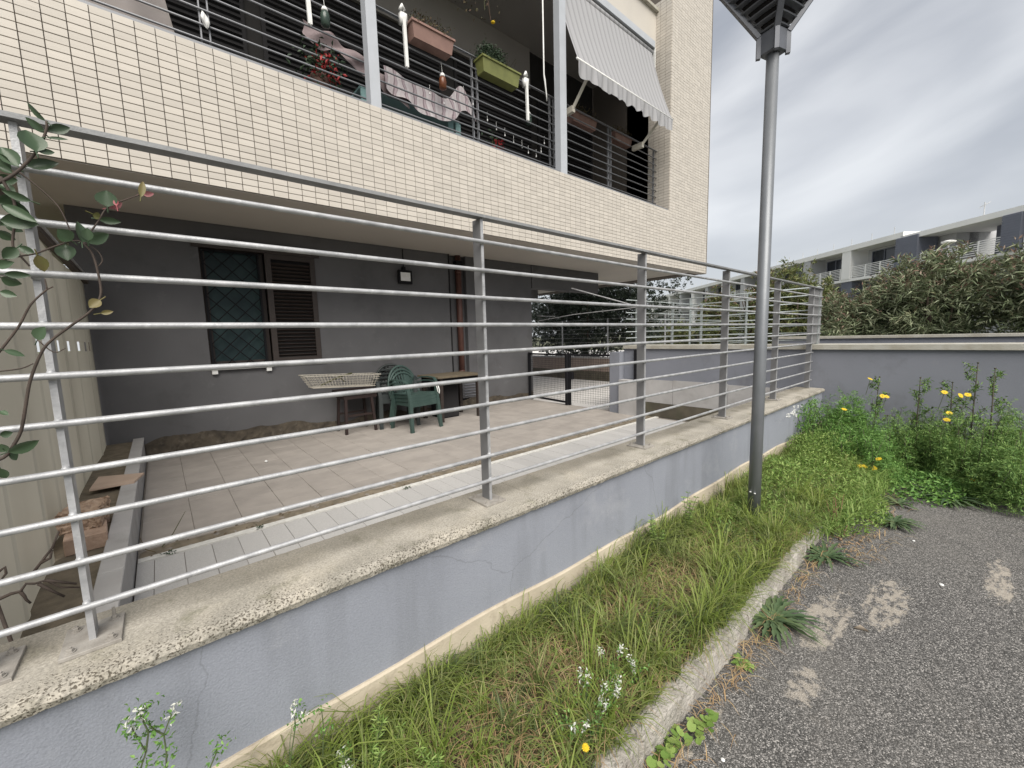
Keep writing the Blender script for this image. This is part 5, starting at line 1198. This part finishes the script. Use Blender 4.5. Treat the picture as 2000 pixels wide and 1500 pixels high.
def fumitory(pts, lab, nsp, seed):
    """slender weed: feathery leaves on wiry stems with spikes of white florets"""
    c = pts[0][0]; o = thing('white_flowered_weed', c, lab, 'weed', 'white-flowered fumitory weeds along the wall and verge'); r = np.random.default_rng(seed)
    q = MB(); LP = []; LD = []; fl = []
    for s_ in pts:
        q.tube(s_, [.0022*(1-.5*i/len(s_)) for i in range(len(s_))], 5)
        P = [Vector(p_) for p_ in s_]
        for i in range(1, len(P)):
            for k in range(16):
                b_ = P[i]+Vector(r.normal(0, .011, 3)); LP.append(b_); LD.append(r.normal(size=3))
    q.build('stem', m_stemg, o)
    leaf_cloud('foliage', m_deep, o, np.array(LP), np.array(LD), .012, .006)
    for s_ in pts[:nsp]:
        e_ = Vector(s_[-1]); d_ = (e_-Vector(s_[-2])).normalized()
        fp = np.array([e_+d_*(.002*i)-d_*.01+Vector(r.normal(0, .004, 3)) for i in range(18)]); fd = np.array([Vector(r.normal(size=3))*.8-d_*.2+Vector((0, 0, .5)) for i in range(18)])
        leaf_cloud('florets', m_wpet, o, fp, fd, .012, .005, fold=.3)
    return o
WEEDW = [[(0.0685, -0.2, -0.2101), (0.0796, -0.2, -0.1811), (0.0664, -0.2, -0.1217), (0.0625, -0.2, -0.1043)], [(0.0796, -0.2, -0.1811), (0.088, -0.2, -0.1373), (0.0797, -0.2, -0.0943)], [(0.1082, -0.2, -0.2417), (0.1116, -0.2, -0.2055), (0.1115, -0.2, -0.1606), (0.1284, -0.2, -0.1216)], [(0.1115, -0.2, -0.1606), (0.0965, -0.2, -0.1372), (0.0753, -0.2, -0.0814), (0.0936, -0.2, -0.0792)], [(0.182, -0.2, -0.3003), (0.2, -0.2, -0.2661), (0.2106, -0.2, -0.2603)], [(0.3419, -0.2, -0.4273), (0.3652, -0.2, -0.3222), (0.3669, -0.2, -0.2702)], [(0.3932, -0.2, -0.2879), (0.383, -0.2, -0.304)], [(0.4212, -0.2, -0.4903), (0.433, -0.2, -0.3704), (0.4319, -0.2, -0.3141)]]
W_ = [[tuple(p_) for p_ in s_] for s_ in WEEDW]
fumitory([[(.07, -.2, -.56)]+W_[0], W_[1][::1]], 'tall white-flowered weed against the blue-grey wall at the lower left', 2, 1)
fumitory([[(.11, -.2, -.56)]+W_[2], W_[3]], 'leafy white-flowered weed just right of the lower left one', 1, 2)
fumitory([[(.18, -.2, -.56)]+W_[4]], 'short weed with few flowers against the wall at the bottom edge', 0, 3)
fumitory([[(.37, -.2, -.56)]+W_[5], W_[6]], 'white-flowered weed reaching up the wall where the grass begins', 2, 4)
fumitory([[(.42, -.2, -.56)]+W_[7]], 'upright weed beside the start of the beige footing', 0, 5)
FLAB = ['low white-flowered weed in the grass just behind the dandelion', 'white-flowered weed in the cluster, on its wall side', 'white-flowered weed in the middle of the verge cluster', 'white-flowered weed in the verge cluster, second farthest from the dandelion',
        'farthest white-flowered weed of the verge cluster, towards the wall', 'farthest white-flowered weed of the verge cluster, towards the kerb', 'white-flowered weed between the dandelion and the kerb', 'low white-flowered weed by the cleavers at the start of the footing']
r = np.random.default_rng(8)
for i, (x, y) in enumerate([(1.03, -.60), (1.13, -.56), (1.18, -.61), (1.22, -.58), (1.30, -.54), (1.33, -.62), (1.08, -.64), (.47, -.28)]):
    base = (x, y, -.56); tops = []
    for k in range(3): 
        dx, dy = r.normal(0, .02, 2); tops.append([base, (x+dx*.4, y+dy*.4, -.50), (x+dx, y+dy, -.455+.03*r.random())])
    fumitory(tops, FLAB[i], 2, 30+i)
def daisy_head(q1, q2, c, R_, tilt, r):
    n_ = Vector((tilt[0], tilt[1], 1)).normalized(); a_ = n_.orthogonal().normalized(); b_ = n_.cross(a_)
    for i in range(13):
        t_ = 2*math.pi*i/13; d_ = a_*math.cos(t_)+b_*math.sin(t_); s_ = n_.cross(d_); k = R_*(.9+.2*r.random())
        q1.add([c+d_*R_*.2-s_*R_*.05, c+d_*k*.7-s_*R_*.16+n_*R_*.05, c+d_*k, c+d_*k*.7+s_*R_*.16+n_*R_*.05, c+d_*R_*.2+s_*R_*.05], [(0, 1, 2, 3, 4)])
    for i in range(6):
        t_ = 2*math.pi*i/6; q2.v.append(tuple(c+(a_*math.cos(t_)+b_*math.sin(t_))*R_*.3))
    q2.v.append(tuple(c+n_*R_*.16)); k = len(q2.v)-7; q2.f += [(k+i, k+(i+1) % 6, k+6) for i in range(6)]
m_disc = mat('orange_disc', (.5, .28, .02), rough=.8)
def crown_daisy(c, h, rx, ry, nleaf, tall, flowers, lab, mt, seed, grp='flowering weeds in the corner thicket'):
    o = thing('crown_daisy', c, lab, 'weed plant', grp); r = np.random.default_rng(seed); c = Vector(c)
    lob = [mound(nleaf//3, c.x, c.y, rx, ry, c.z, h*.68)]
    for i in range(9):
        a_ = r.uniform(0, 6.28); q_ = r.uniform(.2, .85); lob.append(mound(nleaf//14, c.x+rx*q_*math.cos(a_), c.y+ry*q_*math.sin(a_), rx*r.uniform(.22, .40), ry*r.uniform(.22, .40), c.z, h*r.uniform(.55, 1.12)*(1.1-.4*q_)))
    P = np.concatenate(lob); D = rng.normal(size=P.shape); D[:, 2] = abs(D[:, 2])*.6
    P[:, 1] = np.minimum(P[:, 1], -.13); P[:, 0] = np.minimum(P[:, 0], 6.06)
    q = MB()
    for i in range(26):
        a_ = r.uniform(0, 2*math.pi); q_ = r.random()**.6; e_ = Vector((c.x+rx*q_*math.cos(a_), c.y+ry*q_*math.sin(a_), c.z+h*(1-q_*q_)**.5*.8))
        q.tube([c+Vector(r.normal(0, .02, 3))*Vector((1, 1, 0)), c.lerp(e_, .5)+Vector((0, 0, .05*h)), e_], [.005, .004, .002], 5)
    SP = []
    for i in range(34):                                   # sprigs that rise out of the mass
        a_ = r.uniform(0, 6.28); q_ = r.random()**.5; b0 = Vector((c.x+rx*q_*math.cos(a_), min(c.y+ry*q_*math.sin(a_), -.14), c.z+h*.45*(1-q_*.5)))
        e_ = b0+Vector((r.normal()*.05, r.normal()*.05, h*r.uniform(.35, .8))); q.tube([b0, b0.lerp(e_, .55)+Vector(r.normal(0, .01, 3)), e_], [.003, .0024, .0012], 5)
        for j in range(16): SP.append(b0.lerp(e_, r.uniform(.25, 1.02))+Vector(r.normal(0, .010, 3)))
    stems = q.build('stem', m_stemd, o, True)
    P = np.concatenate([P, np.array(SP)]); D = np.concatenate([D, rng.normal(size=(len(SP), 3))])
    # feathery leaves: a rib with pairs of narrow leaflets
    k_ = 5; base = np.repeat(P, k_*2, 0); dd = np.repeat(unit(D), k_*2, 0); t_ = np.tile(np.repeat(np.linspace(.1, 1, k_), 2), len(P))[:, None]; sg = np.tile([1, -1], len(P)*k_)[:, None]
    side = unit(np.cross(dd, np.repeat(rng.normal(size=P.shape), k_*2, 0)))
    leaf_cloud('foliage', mt, o, base+dd*t_*.06, dd*.6+side*sg, rng.uniform(.014, .03, len(base)), rng.uniform(.004, .008, len(base)), fold=.1)
    q = MB(); LP = []; LD = []
    tips = []
    for (x, y, z) in tall:
        b0 = Vector((x+r.normal()*.02, y+r.normal()*.02, c.z)); e_ = Vector((x, y, z)); q.tube([b0, b0.lerp(e_, .5)+Vector(r.normal(0, .012, 3)), e_], [.007, .0055, .003], 6)
        tips.append(e_)
        for k in range(7):
            s_ = b0.lerp(e_, .42+.58*k/7); a_ = r.uniform(0, 6.28); e2 = s_+Vector((math.cos(a_)*.10, math.sin(a_)*.10, .07+.05*r.random()))*(1.1-.08*k)
            q.tube([s_, s_.lerp(e2, .6)-Vector((0, 0, .01)), e2], [.003, .0025, .0015], 5); tips.append(e2)
            for j in range(46): LP.append(s_.lerp(e2, r.uniform(.2, 1))+Vector(r.normal(0, .012, 3))); LD.append(r.normal(size=3))
    if tall:
        q.build('flower_stalk', m_stemd, o, True); leaf_cloud('stalk_leaves', m_blue, o, np.array(LP), np.array(LD), .036, .008)
        q = MB()
        for e_ in tips: q.lathe([(.002, -.006), (.008, 0), (.008, .005), (.002, .009)], e_, 7)
        q.build('flower_buds', m_stemd, o, True)
    for (x, y, z) in flowers:
        q1, q2, q3 = MB(), MB(), MB(); p_ = Vector((x, y, z)); daisy_head(q1, q2, p_, .026, (r.normal()*.3-.55, r.normal()*.3-.35), r)
        q3.tube([Vector((x+r.normal()*.03, y+.03, max(c.z+h*.5, z-.16))), p_-Vector((0, 0, .004))], .0022, 5)
        fo = q1.build('flower', m_yel, o); q2.build('flower_disc', m_disc, fo); q3.build('flower_stem', m_stemg, fo)
    return o
crown_daisy((5.50, -.38, ZA), .60, .50, .36, 5200, [(5.62, -.66, .20)], [(5.4, -.62, .20), (5.55, -.70, .02), (5.5, -.735, .025), (5.2, -.47, -.09)], 'bright green bushy weed in the corner beside the end of the coping', m_deep, 1)
crown_daisy((5.05, -.62, ZA), .44, .42, .34, 3600, [], [(4.75, -.80, -.42), (4.62, -.73, -.47), (4.72, -.78, -.50), (4.6, -.70, -.47)], 'lower leafy weed spilling forward from the wall corner', m_deep, 2)
crown_daisy((5.60, -.98, ZA), .52, .40, .30, 2800, [(5.62, -.95, .21)], [], 'weed with one tall dark bare stalk in the middle of the thicket', m_blue, 3)
crown_daisy((5.50, -1.42, ZA), .60, .50, .36, 4200, [(5.62, -1.30, .36), (5.55, -1.40, .32), (5.6, -1.16, .18)], [(5.5, -1.12, .10), (5.45, -1.22, .085), (5.5, -1.26, .09), (5.2, -1.16, -.10), (5.25, -1.17, -.05)], 'tall crown daisy with yellow flowers and dark stalks at the right of the thicket', m_blue, 4)
crown_daisy((5.05, -1.60, ZA), .46, .44, .32, 3000, [], [(4.95, -1.35, -.52)], 'spreading feathery weed at the right edge in front of the grey wall', m_blue, 5)
crown_daisy((5.35, -2.15, ZA), .62, .45, .38, 2600, [(5.5, -2.0, .2)], [], 'tall weed at the far right end of the thicket', m_blue, 6)
n = 2600; P = mound(n, 5.0, -1.05, .55, .35, ZA, .10); D = rng.normal(size=P.shape); D[:, 2] = abs(D[:, 2])*.5
leaf_cloud('undergrowth', m_deep, None, P, D, rng.uniform(.02, .05, n), rng.uniform(.008, .02, n))['kind'] = 'stuff'
# climbing weeds on the end of the front wall
n = 900; P = np.stack([rng.normal(5.45, .22, n), -.125-.03*rng.random(n), -.62+.55*rng.random(n)**1.4], 1); D = rng.normal(size=P.shape); D[:, 1] = -abs(D[:, 1])*.4
leaf_cloud('wall_ivy', m_deep, None, P, D, rng.uniform(.02, .04, n), rng.uniform(.010, .02, n))['kind'] = 'stuff'
# dandelion in the foreground and a half-dead seedling at the kerb end
o = thing('dandelion', (.985, -.665, -.56), 'single yellow dandelion in the foreground grass', 'flower'); q1, q2, q3 = MB(), MB(), MB()
for k in range(3): daisy_head(q1, q2, Vector((.985, -.68, -.452+.002*k)), .0115-.002*k, (-.2+.1*k, -.35), np.random.default_rng(k))
q3.tube([(.985, -.665, -.56), (.985, -.68, -.455)], .0015, 5); q1.build('flower', m_yel, o); q2.build('disc', m_disc, o); q3.build('stem', m_stemg, o)
o = thing('withered_seedling', (3.42, -.76, ZA), 'withered brown seedling with a few green shoots at the end of the kerb', 'weed'); q = MB(); r = np.random.default_rng(4); LP = []
for i in range(12):
    e_ = Vector((3.42+r.normal()*.06, -.76+r.normal()*.05, ZA+.10+.18*r.random())); q.tube([(3.42, -.76, ZA), Vector((3.42, -.76, ZA)).lerp(e_, .5)+Vector(r.normal(0, .01, 3)), e_], [.004, .003, .0015], 5)
    for k in range(14): LP.append(e_+Vector(r.normal(0, .03, 3)))
q.build('stem', mat('reddish_dead_stem', (.13, .07, .04), (.2, .12, .07), rough=.9, scale=20), o, True); leaf_cloud('foliage', m_lush, o, np.array(LP), r.normal(size=(len(LP), 3)), .022, .007)
# cleavers in front of the wall at the start of the footing
for i, (x, y, h, lab) in enumerate(((.50, -.27, .20, 'whorled cleaver stem leaning on the beige footing'), (.56, -.30, .16, 'shorter whorled cleaver stem in the foreground grass'), (.44, -.42, .15, 'bright whorled cleaver in the bottom foreground'), (.60, -.55, .14, 'feathery yellow-green stem in the foreground grass'), (.66, -.42, .16, 'pale whorled stem right of the foreground cleavers'), (2.2, -.2, .22, 'cleaver standing against the wall near the lamp post'), (2.55, -.2, .26, 'tall cleaver between the wall and the lamp post'))):
    o = thing('cleaver_weed', (x, y, -.56), lab, 'weed', 'whorled cleavers in the verge grass'); q = MB(); LP = []; LD = []; r = np.random.default_rng(60+i)
    for k in range(3 if i < 5 else 6):
        e_ = Vector((x+r.normal()*.04, y+r.normal()*.03, -.56+h*r.uniform(.7, 1.1))); b_ = Vector((x+r.normal()*.015, y, -.57)); q.tube([b_, b_.lerp(e_, .5)+Vector(r.normal(0, .008, 3)), e_], .0014, 5)
        for j in range(7):
            c_ = b_.lerp(e_, .3+.7*j/6)
            for a_ in np.linspace(0, 6.28, 8)[:-1]: LP.append(c_); LD.append((math.cos(a_), math.sin(a_), .35))
    q.build('stem', m_stemg, o); leaf_cloud('whorled_leaves', m_lush, o, np.array(LP), np.array(LD), .022, .0045, fold=.1)
# odds and ends on the asphalt
m_deadleaf = mat('pale_dead_leaf', (.45, .38, .30), (.36, .29, .22), rough=.9, scale=30)
V, Fc = leaf_arrays(np.array([[2.45, -1.03, ZA+.006]]), np.array([[.5, -.8, .06]]), .06, .03, fold=.35, droop=.2); o = npmesh('dead_leaf', V, [Fc], m_deadleaf); tag(o, 'curled pale dead leaf lying on the asphalt', 'leaf')
for i, (x, y, s_, lab) in enumerate(((3.18, -1.27, .011, 'small white stone on the asphalt beside the long pale patch'), (1.42, -.88, .007, 'tiny white chip on the asphalt by the foreground kerb'), (3.7, -1.12, .008, 'pale pebble on the far asphalt'))):
    q = MB(); q.lathe([(s_*.5, 0), (s_, s_*.3), (s_*.8, s_*.7), (s_*.2, s_*.9)], (x, y, ZA), 7); tag(q.build('pebble', m_white), lab, 'pebble')

# ------------------------------------------------------------------ hedges and trees behind
m_oleander = mat('oleander_leaves', (.05, .06, .03), island=[(0.111, 0.146, 0.081), (0.189, 0.236, 0.125), (0.265, 0.306, 0.183), (0.342, 0.377, 0.250), (0.221, 0.224, 0.133)], rough=.5, trans=.12, spec=.35)
m_oltip = mat('oleander_brown_tips', (.15, .09, .06), island=[(0.177, 0.108, 0.080), (0.251, 0.163, 0.121), (0.157, 0.131, 0.086), (0.293, 0.218, 0.171)], rough=.7, trans=.15)
m_hedge = mat('yellow_green_hedge', (.07, .09, .03), island=[(0.074, 0.104, 0.036), (0.128, 0.163, 0.055), (0.189, 0.221, 0.081), (0.155, 0.169, 0.065), (0.230, 0.195, 0.091)], rough=.5, trans=.15, spec=.35)
m_dtree = mat('dark_glossy_tree_leaves', (.02, .035, .02), island=[(.014, .026, .014), (.022, .038, .020), (.034, .05, .028)], rough=.28, spec=.6)
m_trunk = mat('grey_brown_bark', (.09, .07, .05), (.06, .045, .035), rough=.95, scale=12, bump=.5, bscale=30)
def shrub(name, c, rx, ry, h, nwh, per, Ln, Wd, mt, lab, cat, grp, seed, tipmat=None, zmin=.1, lumps=9, upw=.5):
    r = np.random.default_rng(seed); o = thing(name, c, lab, cat, grp); c = np.array(c, float)
    # the crown: several overlapping uneven lumps
    lc = []
    for i in range(lumps):
        a_ = r.uniform(0, 2*np.pi); q_ = r.uniform(.15, .72); lc.append((c[0]+rx*q_*np.cos(a_), c[1]+ry*q_*np.sin(a_), c[2]+h*r.uniform(.35, .74), rx*r.uniform(.35, .55), ry*r.uniform(.35, .55), h*r.uniform(.22, .36)))
    lc.append((c[0], c[1], c[2]+h*.55, rx*.75, ry*.75, h*.42)); lc = np.array(lc)
    k = r.integers(0, len(lc), nwh); d = unit(r.normal(size=(nwh, 3))); rad = r.uniform(.55, 1.06, nwh)[:, None]
    P = lc[k, :3]+d*lc[k, 3:]*rad; ok = P[:, 2] > c[2]+zmin; P = P[ok]; d = d[ok]
    out = unit((P-(c+[0, 0, h*.45]))/[rx, ry, h*.6])
    n_ = len(P); LP = np.repeat(P, per, 0)+r.normal(0, Ln*.25, (n_*per, 3)); LD = np.repeat(out*.5+[0, 0, upw*.4], per, 0)+r.normal(0, .75, (n_*per, 3))
    leaf_cloud('crown', mt, o, LP, LD, Ln*r.uniform(.65, 1.2, len(LP)), Wd*r.uniform(.7, 1.2, len(LP)), fold=.18, droop=.2)
    if tipmat is not None:
        hi = P[:, 2]+r.normal(0, .12, n_) > c[2]+h*.62; Q = P[hi]; LP = np.repeat(Q, 4, 0)+r.normal(0, Ln*.2, (len(Q)*4, 3))+[0, 0, Ln*.5]; LD = r.normal(size=LP.shape)+[0, 0, 1.0]
        leaf_cloud('crown_tips', tipmat, o, LP, LD, Ln*.55, Wd*1.1, fold=.25)
    q = MB()
    for i in range(9):
        a_ = r.uniform(0, 6.28); e_ = Vector((c[0]+rx*.6*math.cos(a_), c[1]+ry*.6*math.sin(a_), c[2]+h*r.uniform(.5, .8)))
        b_ = Vector((c[0]+r.normal()*.08, c[1]+r.normal()*.08, -.95)); q.tube([b_, b_.lerp(e_, .55)+Vector((0, 0, h*.08)), e_], [.045, .03, .01], 6)
    q.build('stems', m_trunk, o, True)
    return o
OG = 'oleander shrubs along the parapet'
shrub('oleander_shrub', (9.6, .30, -.3), .75, .62, 1.62, 620, 12, .13, .019, m_oleander, 'smallest oleander at the left end of the row above the grey wall', 'shrub', OG, 1, m_oltip)
shrub('oleander_shrub', (9.8, -.75, -.3), 1.0, .95, 2.18, 1250, 12, .14, .02, m_oleander, 'big rounded oleander in the middle of the row above the grey wall', 'shrub', OG, 2, m_oltip)
shrub('oleander_shrub', (9.7, -2.1, -.3), 1.1, 1.15, 2.20, 1250, 12, .14, .02, m_oleander, 'oleander with brown tips at the right edge above the grey wall', 'shrub', OG, 3, m_oltip)
shrub('oleander_shrub', (10.2, -4.3, -.3), 1.2, 1.5, 2.2, 600, 12, .14, .02, m_oleander, 'oleander beyond the right edge of the row', 'shrub', OG, 4, m_oltip)
HG = 'hedge shrubs behind the side fence'
shrub('hedge_shrub', (12.6, 1.75, -.5), .85, .75, 2.95, 1300, 10, .10, .03, m_hedge, 'tall green hedge shrub just right of the lamp post', 'shrub', HG, 5, None)
shrub('hedge_shrub', (12.7, 2.75, -.5), .9, .8, 2.75, 1200, 10, .10, .03, m_hedge, 'green hedge shrub directly behind the lamp post', 'shrub', HG, 6, m_oltip)
shrub('hedge_shrub', (12.7, 3.85, -.5), .9, .75, 2.45, 1000, 10, .10, .03, m_hedge, 'hedge shrub left of the lamp post with reddish tips', 'shrub', HG, 7, m_oltip)
shrub('hedge_shrub', (14.2, 5.7, -.5), .9, .75, 1.65, 800, 9, .10, .03, m_hedge, 'low hedge shrub under the white end of the far building', 'shrub', HG, 8, None)
shrub('hedge_shrub', (13.9, 7.2, -.5), .5, .5, 2.2, 450, 9, .10, .03, m_hedge, 'narrow yellowish shrub beside the fence post near the balcony corner', 'shrub', HG, 9, None)
shrub('hedge_shrub', (14.0, 4.6, -.5), .9, .9, 1.45, 700, 9, .10, .03, m_dtree, 'dark low shrub behind the pale side fence', 'shrub', HG, 10, None)
tree = shrub('evergreen_tree', (13.2, 9.0, -.9), 2.6, 4.2, 4.6, 9000, 9, .09, .045, m_dtree, 'dark glossy evergreen tree seen through the gap behind the mesh gate', 'tree', None, 11, None, zmin=.3, lumps=14)
q = MB(); q.tube([(13.2, 9.3, -.95), (13.2, 9.3, .6), (13.1, 9.2, 1.8)], [.14, .11, .06], 9); q.build('trunk', m_trunk, tree, True)

# ------------------------------------------------------------------ far buildings (local axes: u along the facade, w across)
DU = Vector((.6446, .7645, 0)); DW = Vector((.7645, -.6446, 0)); O3 = Vector((CAM.x, CAM.y, 0))
def L3(u, w, z): return O3+DU*u+DW*w+Vector((0, 0, z))
def ob(q, u0, u1, w0, w1, z0, z1): 
    return q.prism([L3(u0, w0, z0), L3(u1, w0, z0), L3(u1, w1, z0), L3(u0, w1, z0)], (0, 0, z1-z0))
m_fwhite = mat('far_white_render', (.80, .80, .78), (.74, .74, .72), rough=.9, scale=.6)
m_fgrey = mat('far_blue_grey_cladding', (.16, .172, .21), (.14, .15, .185), rough=.85, scale=.8)
m_fglass = mat('far_dark_glass', (.022, .026, .035), (.035, .04, .05), rough=.12, scale=.5, spec=.5)
m_fgb = mat('far_grey_wall', (.46, .465, .47), (.42, .425, .43), rough=.9, scale=.5)
fb_ = thing('terrace_building', L3(45, 36, 0), 'long three-storey building with white balconies and blue-grey piers beyond the hedges', 'building')
q = MB(); ob(q, 31, 96, 33.6, 42, -1, 7.75); ob(q, 8, 31, 33.6, 42, -1, 5.0); q.build('wall', m_fgb, fb_)
q = MB(); ob(q, 33.4, 97, 31.9, 43, 7.78, 8.22); q.build('roof', m_fwhite, fb_)
q = MB(); ob(q, 8, 33.6, 31.9, 36.2, 7.52, 7.9); q.build('roof', m_fwhite, fb_)
q = MB(); ob(q, 10, 30, 38.0, 44, 7.2, 7.55); q.build('rear_roof', m_fwhite, fb_)
q = MB(); ob(q, 8, 96, 32.0, 33.6, 5.0, 5.24); q.build('balcony_slab', m_fwhite, fb_)
q = MB(); ob(q, 8, 96, 32.0, 33.6, 2.0, 2.25); q.build('balcony_slab', m_fwhite, fb_)
def brick_pier(u0, u1, w0, w1, z0, z1):
    q = MB(); ob(q, u0+.01, u1-.01, w0+.02, w1, z0, z1); p_ = q.build('pier', m_fgrey, fb_); q = MB()
    nz_ = int((z1-z0)/.16)
    for i in range(nz_): ob(q, u0, u1, w0, w1, z0+(z1-z0)*i/nz_+.01, z0+(z1-z0)*(i+1)/nz_-.03)
    q.build('cladding_boards', m_fgrey, p_)['kind'] = 'stuff'
brick_pier(25.7, 26.7, 31.8, 33.3, 5.24, 7.52); brick_pier(32.1, 33.9, 31.8, 33.4, 5.24, 7.75); brick_pier(38.3, 39.5, 32.1, 33.5, 2.25, 5.0); brick_pier(20.5, 21.4, 31.8, 33.4, 5.24, 7.52); brick_pier(32.6, 33.9, 32.1, 33.5, 2.25, 5.0)
for (u0, u1) in ((28.2, 29.3), (31.0, 32.0), (23.5, 24.4)):
    q = MB(); ob(q, u0, u1, 34.6, 35.3, 5.0, 7.52); q.build('pier', m_fgrey, fb_)
q = MB(); ob(q, 10, 31.0, 39.5, 39.8, 5.0, 6.6); q.build('terrace_parapet', m_fgb, fb_)
for (u0, u1, w0) in ((38.4, 39.4, 31.95),):
    q = MB(); ob(q, u0, u1, w0, 33.6, 5.24, 7.78); q.build('white_pier', m_fwhite, fb_)
q = MB(); ob(q, 43.5, 44.5, 31.95, 33.6, 2.0, 7.78); q.build('grey_pier', m_fgb, fb_)
for i in range(9):
    u0 = 50.5+i*5.0; q = MB(); ob(q, u0, u0+.8, 31.95, 33.6, 2.0, 7.78); q.build('grey_pier', m_fgb if i % 2 else m_fwhite, fb_)
def fwin(u0, u1, z0, z1, npan):
    q = MB(); ob(q, u0, u1, 33.50, 33.62, z0, z0+.06); ob(q, u0, u1, 33.50, 33.62, z1-.06, z1)
    for k in range(npan+1):
        u = u0+(u1-u0)*k/npan; ob(q, u-.04, u+.04, 33.50, 33.62, z0+.06, z1-.06)
    f_ = q.build('window', m_fgrey, fb_)
    for k in range(npan):
        a_ = u0+(u1-u0)*k/npan+.04; b_ = u0+(u1-u0)*(k+1)/npan-.04; q = MB(); ob(q, a_, b_, 33.56, 33.595, z0+.06, z1-.06); q.build('pane', m_fglass, f_)
for (u0, u1, n_) in ((34.3, 37.9, 3), (39.8, 43.2, 3), (45.0, 49.8, 3), (51.6, 55.2, 3), (56.6, 60.2, 3), (61.6, 65.2, 3), (66.6, 70.2, 3), (71.6, 75.2, 3), (76.6, 80.2, 3), (81.6, 85.2, 3)):
    fwin(u0, u1, 5.26, 7.55, n_); fwin(u0, u1, 2.4, 4.75, n_)
fwin(26.5, 32.0, 2.4, 4.75, 4)
def frail(u0, u1, z):
    q = MB(); n_ = max(2, int((u1-u0)/1.1))
    for k in range(n_+1):
        u = u0+(u1-u0)*k/n_; ob(q, u-.05, u+.05, 32.02, 32.08, z, z+1.05)
    for k in range(7): ob(q, u0, u1, 32.03, 32.06, z+.12+.145*k, z+.17+.145*k)
    q.build('balcony_railing', m_fwhite, fb_)
for (u0, u1) in ((21.5, 25.6), (26.8, 32.0), (34.0, 38.3), (39.6, 43.4), (44.6, 50.4), (51.4, 55.4), (56.4, 60.4), (61.4, 65.4)): frail(u0, u1, 5.24)
frail(34.0, 38.2, 2.25); frail(39.7, 43.4, 2.25)
q = MB()
for u in np.arange(34.5, 92, 2.1): q.tube([L3(u, 32.2, 8.2), L3(u, 32.2, 8.85)], .025, 5)
q.build('roof_spikes', m_fgb, fb_)
an = thing('roof_antenna', L3(28.8, 33, 7.9), 'thin television antenna on the flat roof of the far building', 'antenna')
q = MB(); q.tube([L3(28.8, 33, 7.88), L3(28.8, 33, 9.0)], .03, 6); q.build('mast', m_fgb, an)
q = MB(); q.tube([L3(28.2, 32.6, 8.78), L3(29.4, 33.4, 8.86)], .018, 5)
for k in range(6): 
    c_ = L3(28.25+.22*k, 32.63+.15*k, 8.79+.013*k); q.tube([c_-Vector((.12, -.1, .1)), c_+Vector((.12, -.1, .1))], .012, 5)
q.build('aerial', m_fgb, an)
sl = thing('far_street_lamp', L3(24.0, 25.6, 0), 'slim pale street lamp standing before the far building', 'street lamp')
q = MB(); q.tube([L3(24.0, 25.6, -.9), L3(24.0, 25.6, 5.35)], .05, 8); q.build('pole', m_fgb, sl)
q = MB(); q.lathe([(.06, 0), (.30, .12), (.32, .2), (.1, .26)], L3(24.0, 25.6, 5.3), 12); q.build('head', m_fwhite, sl)
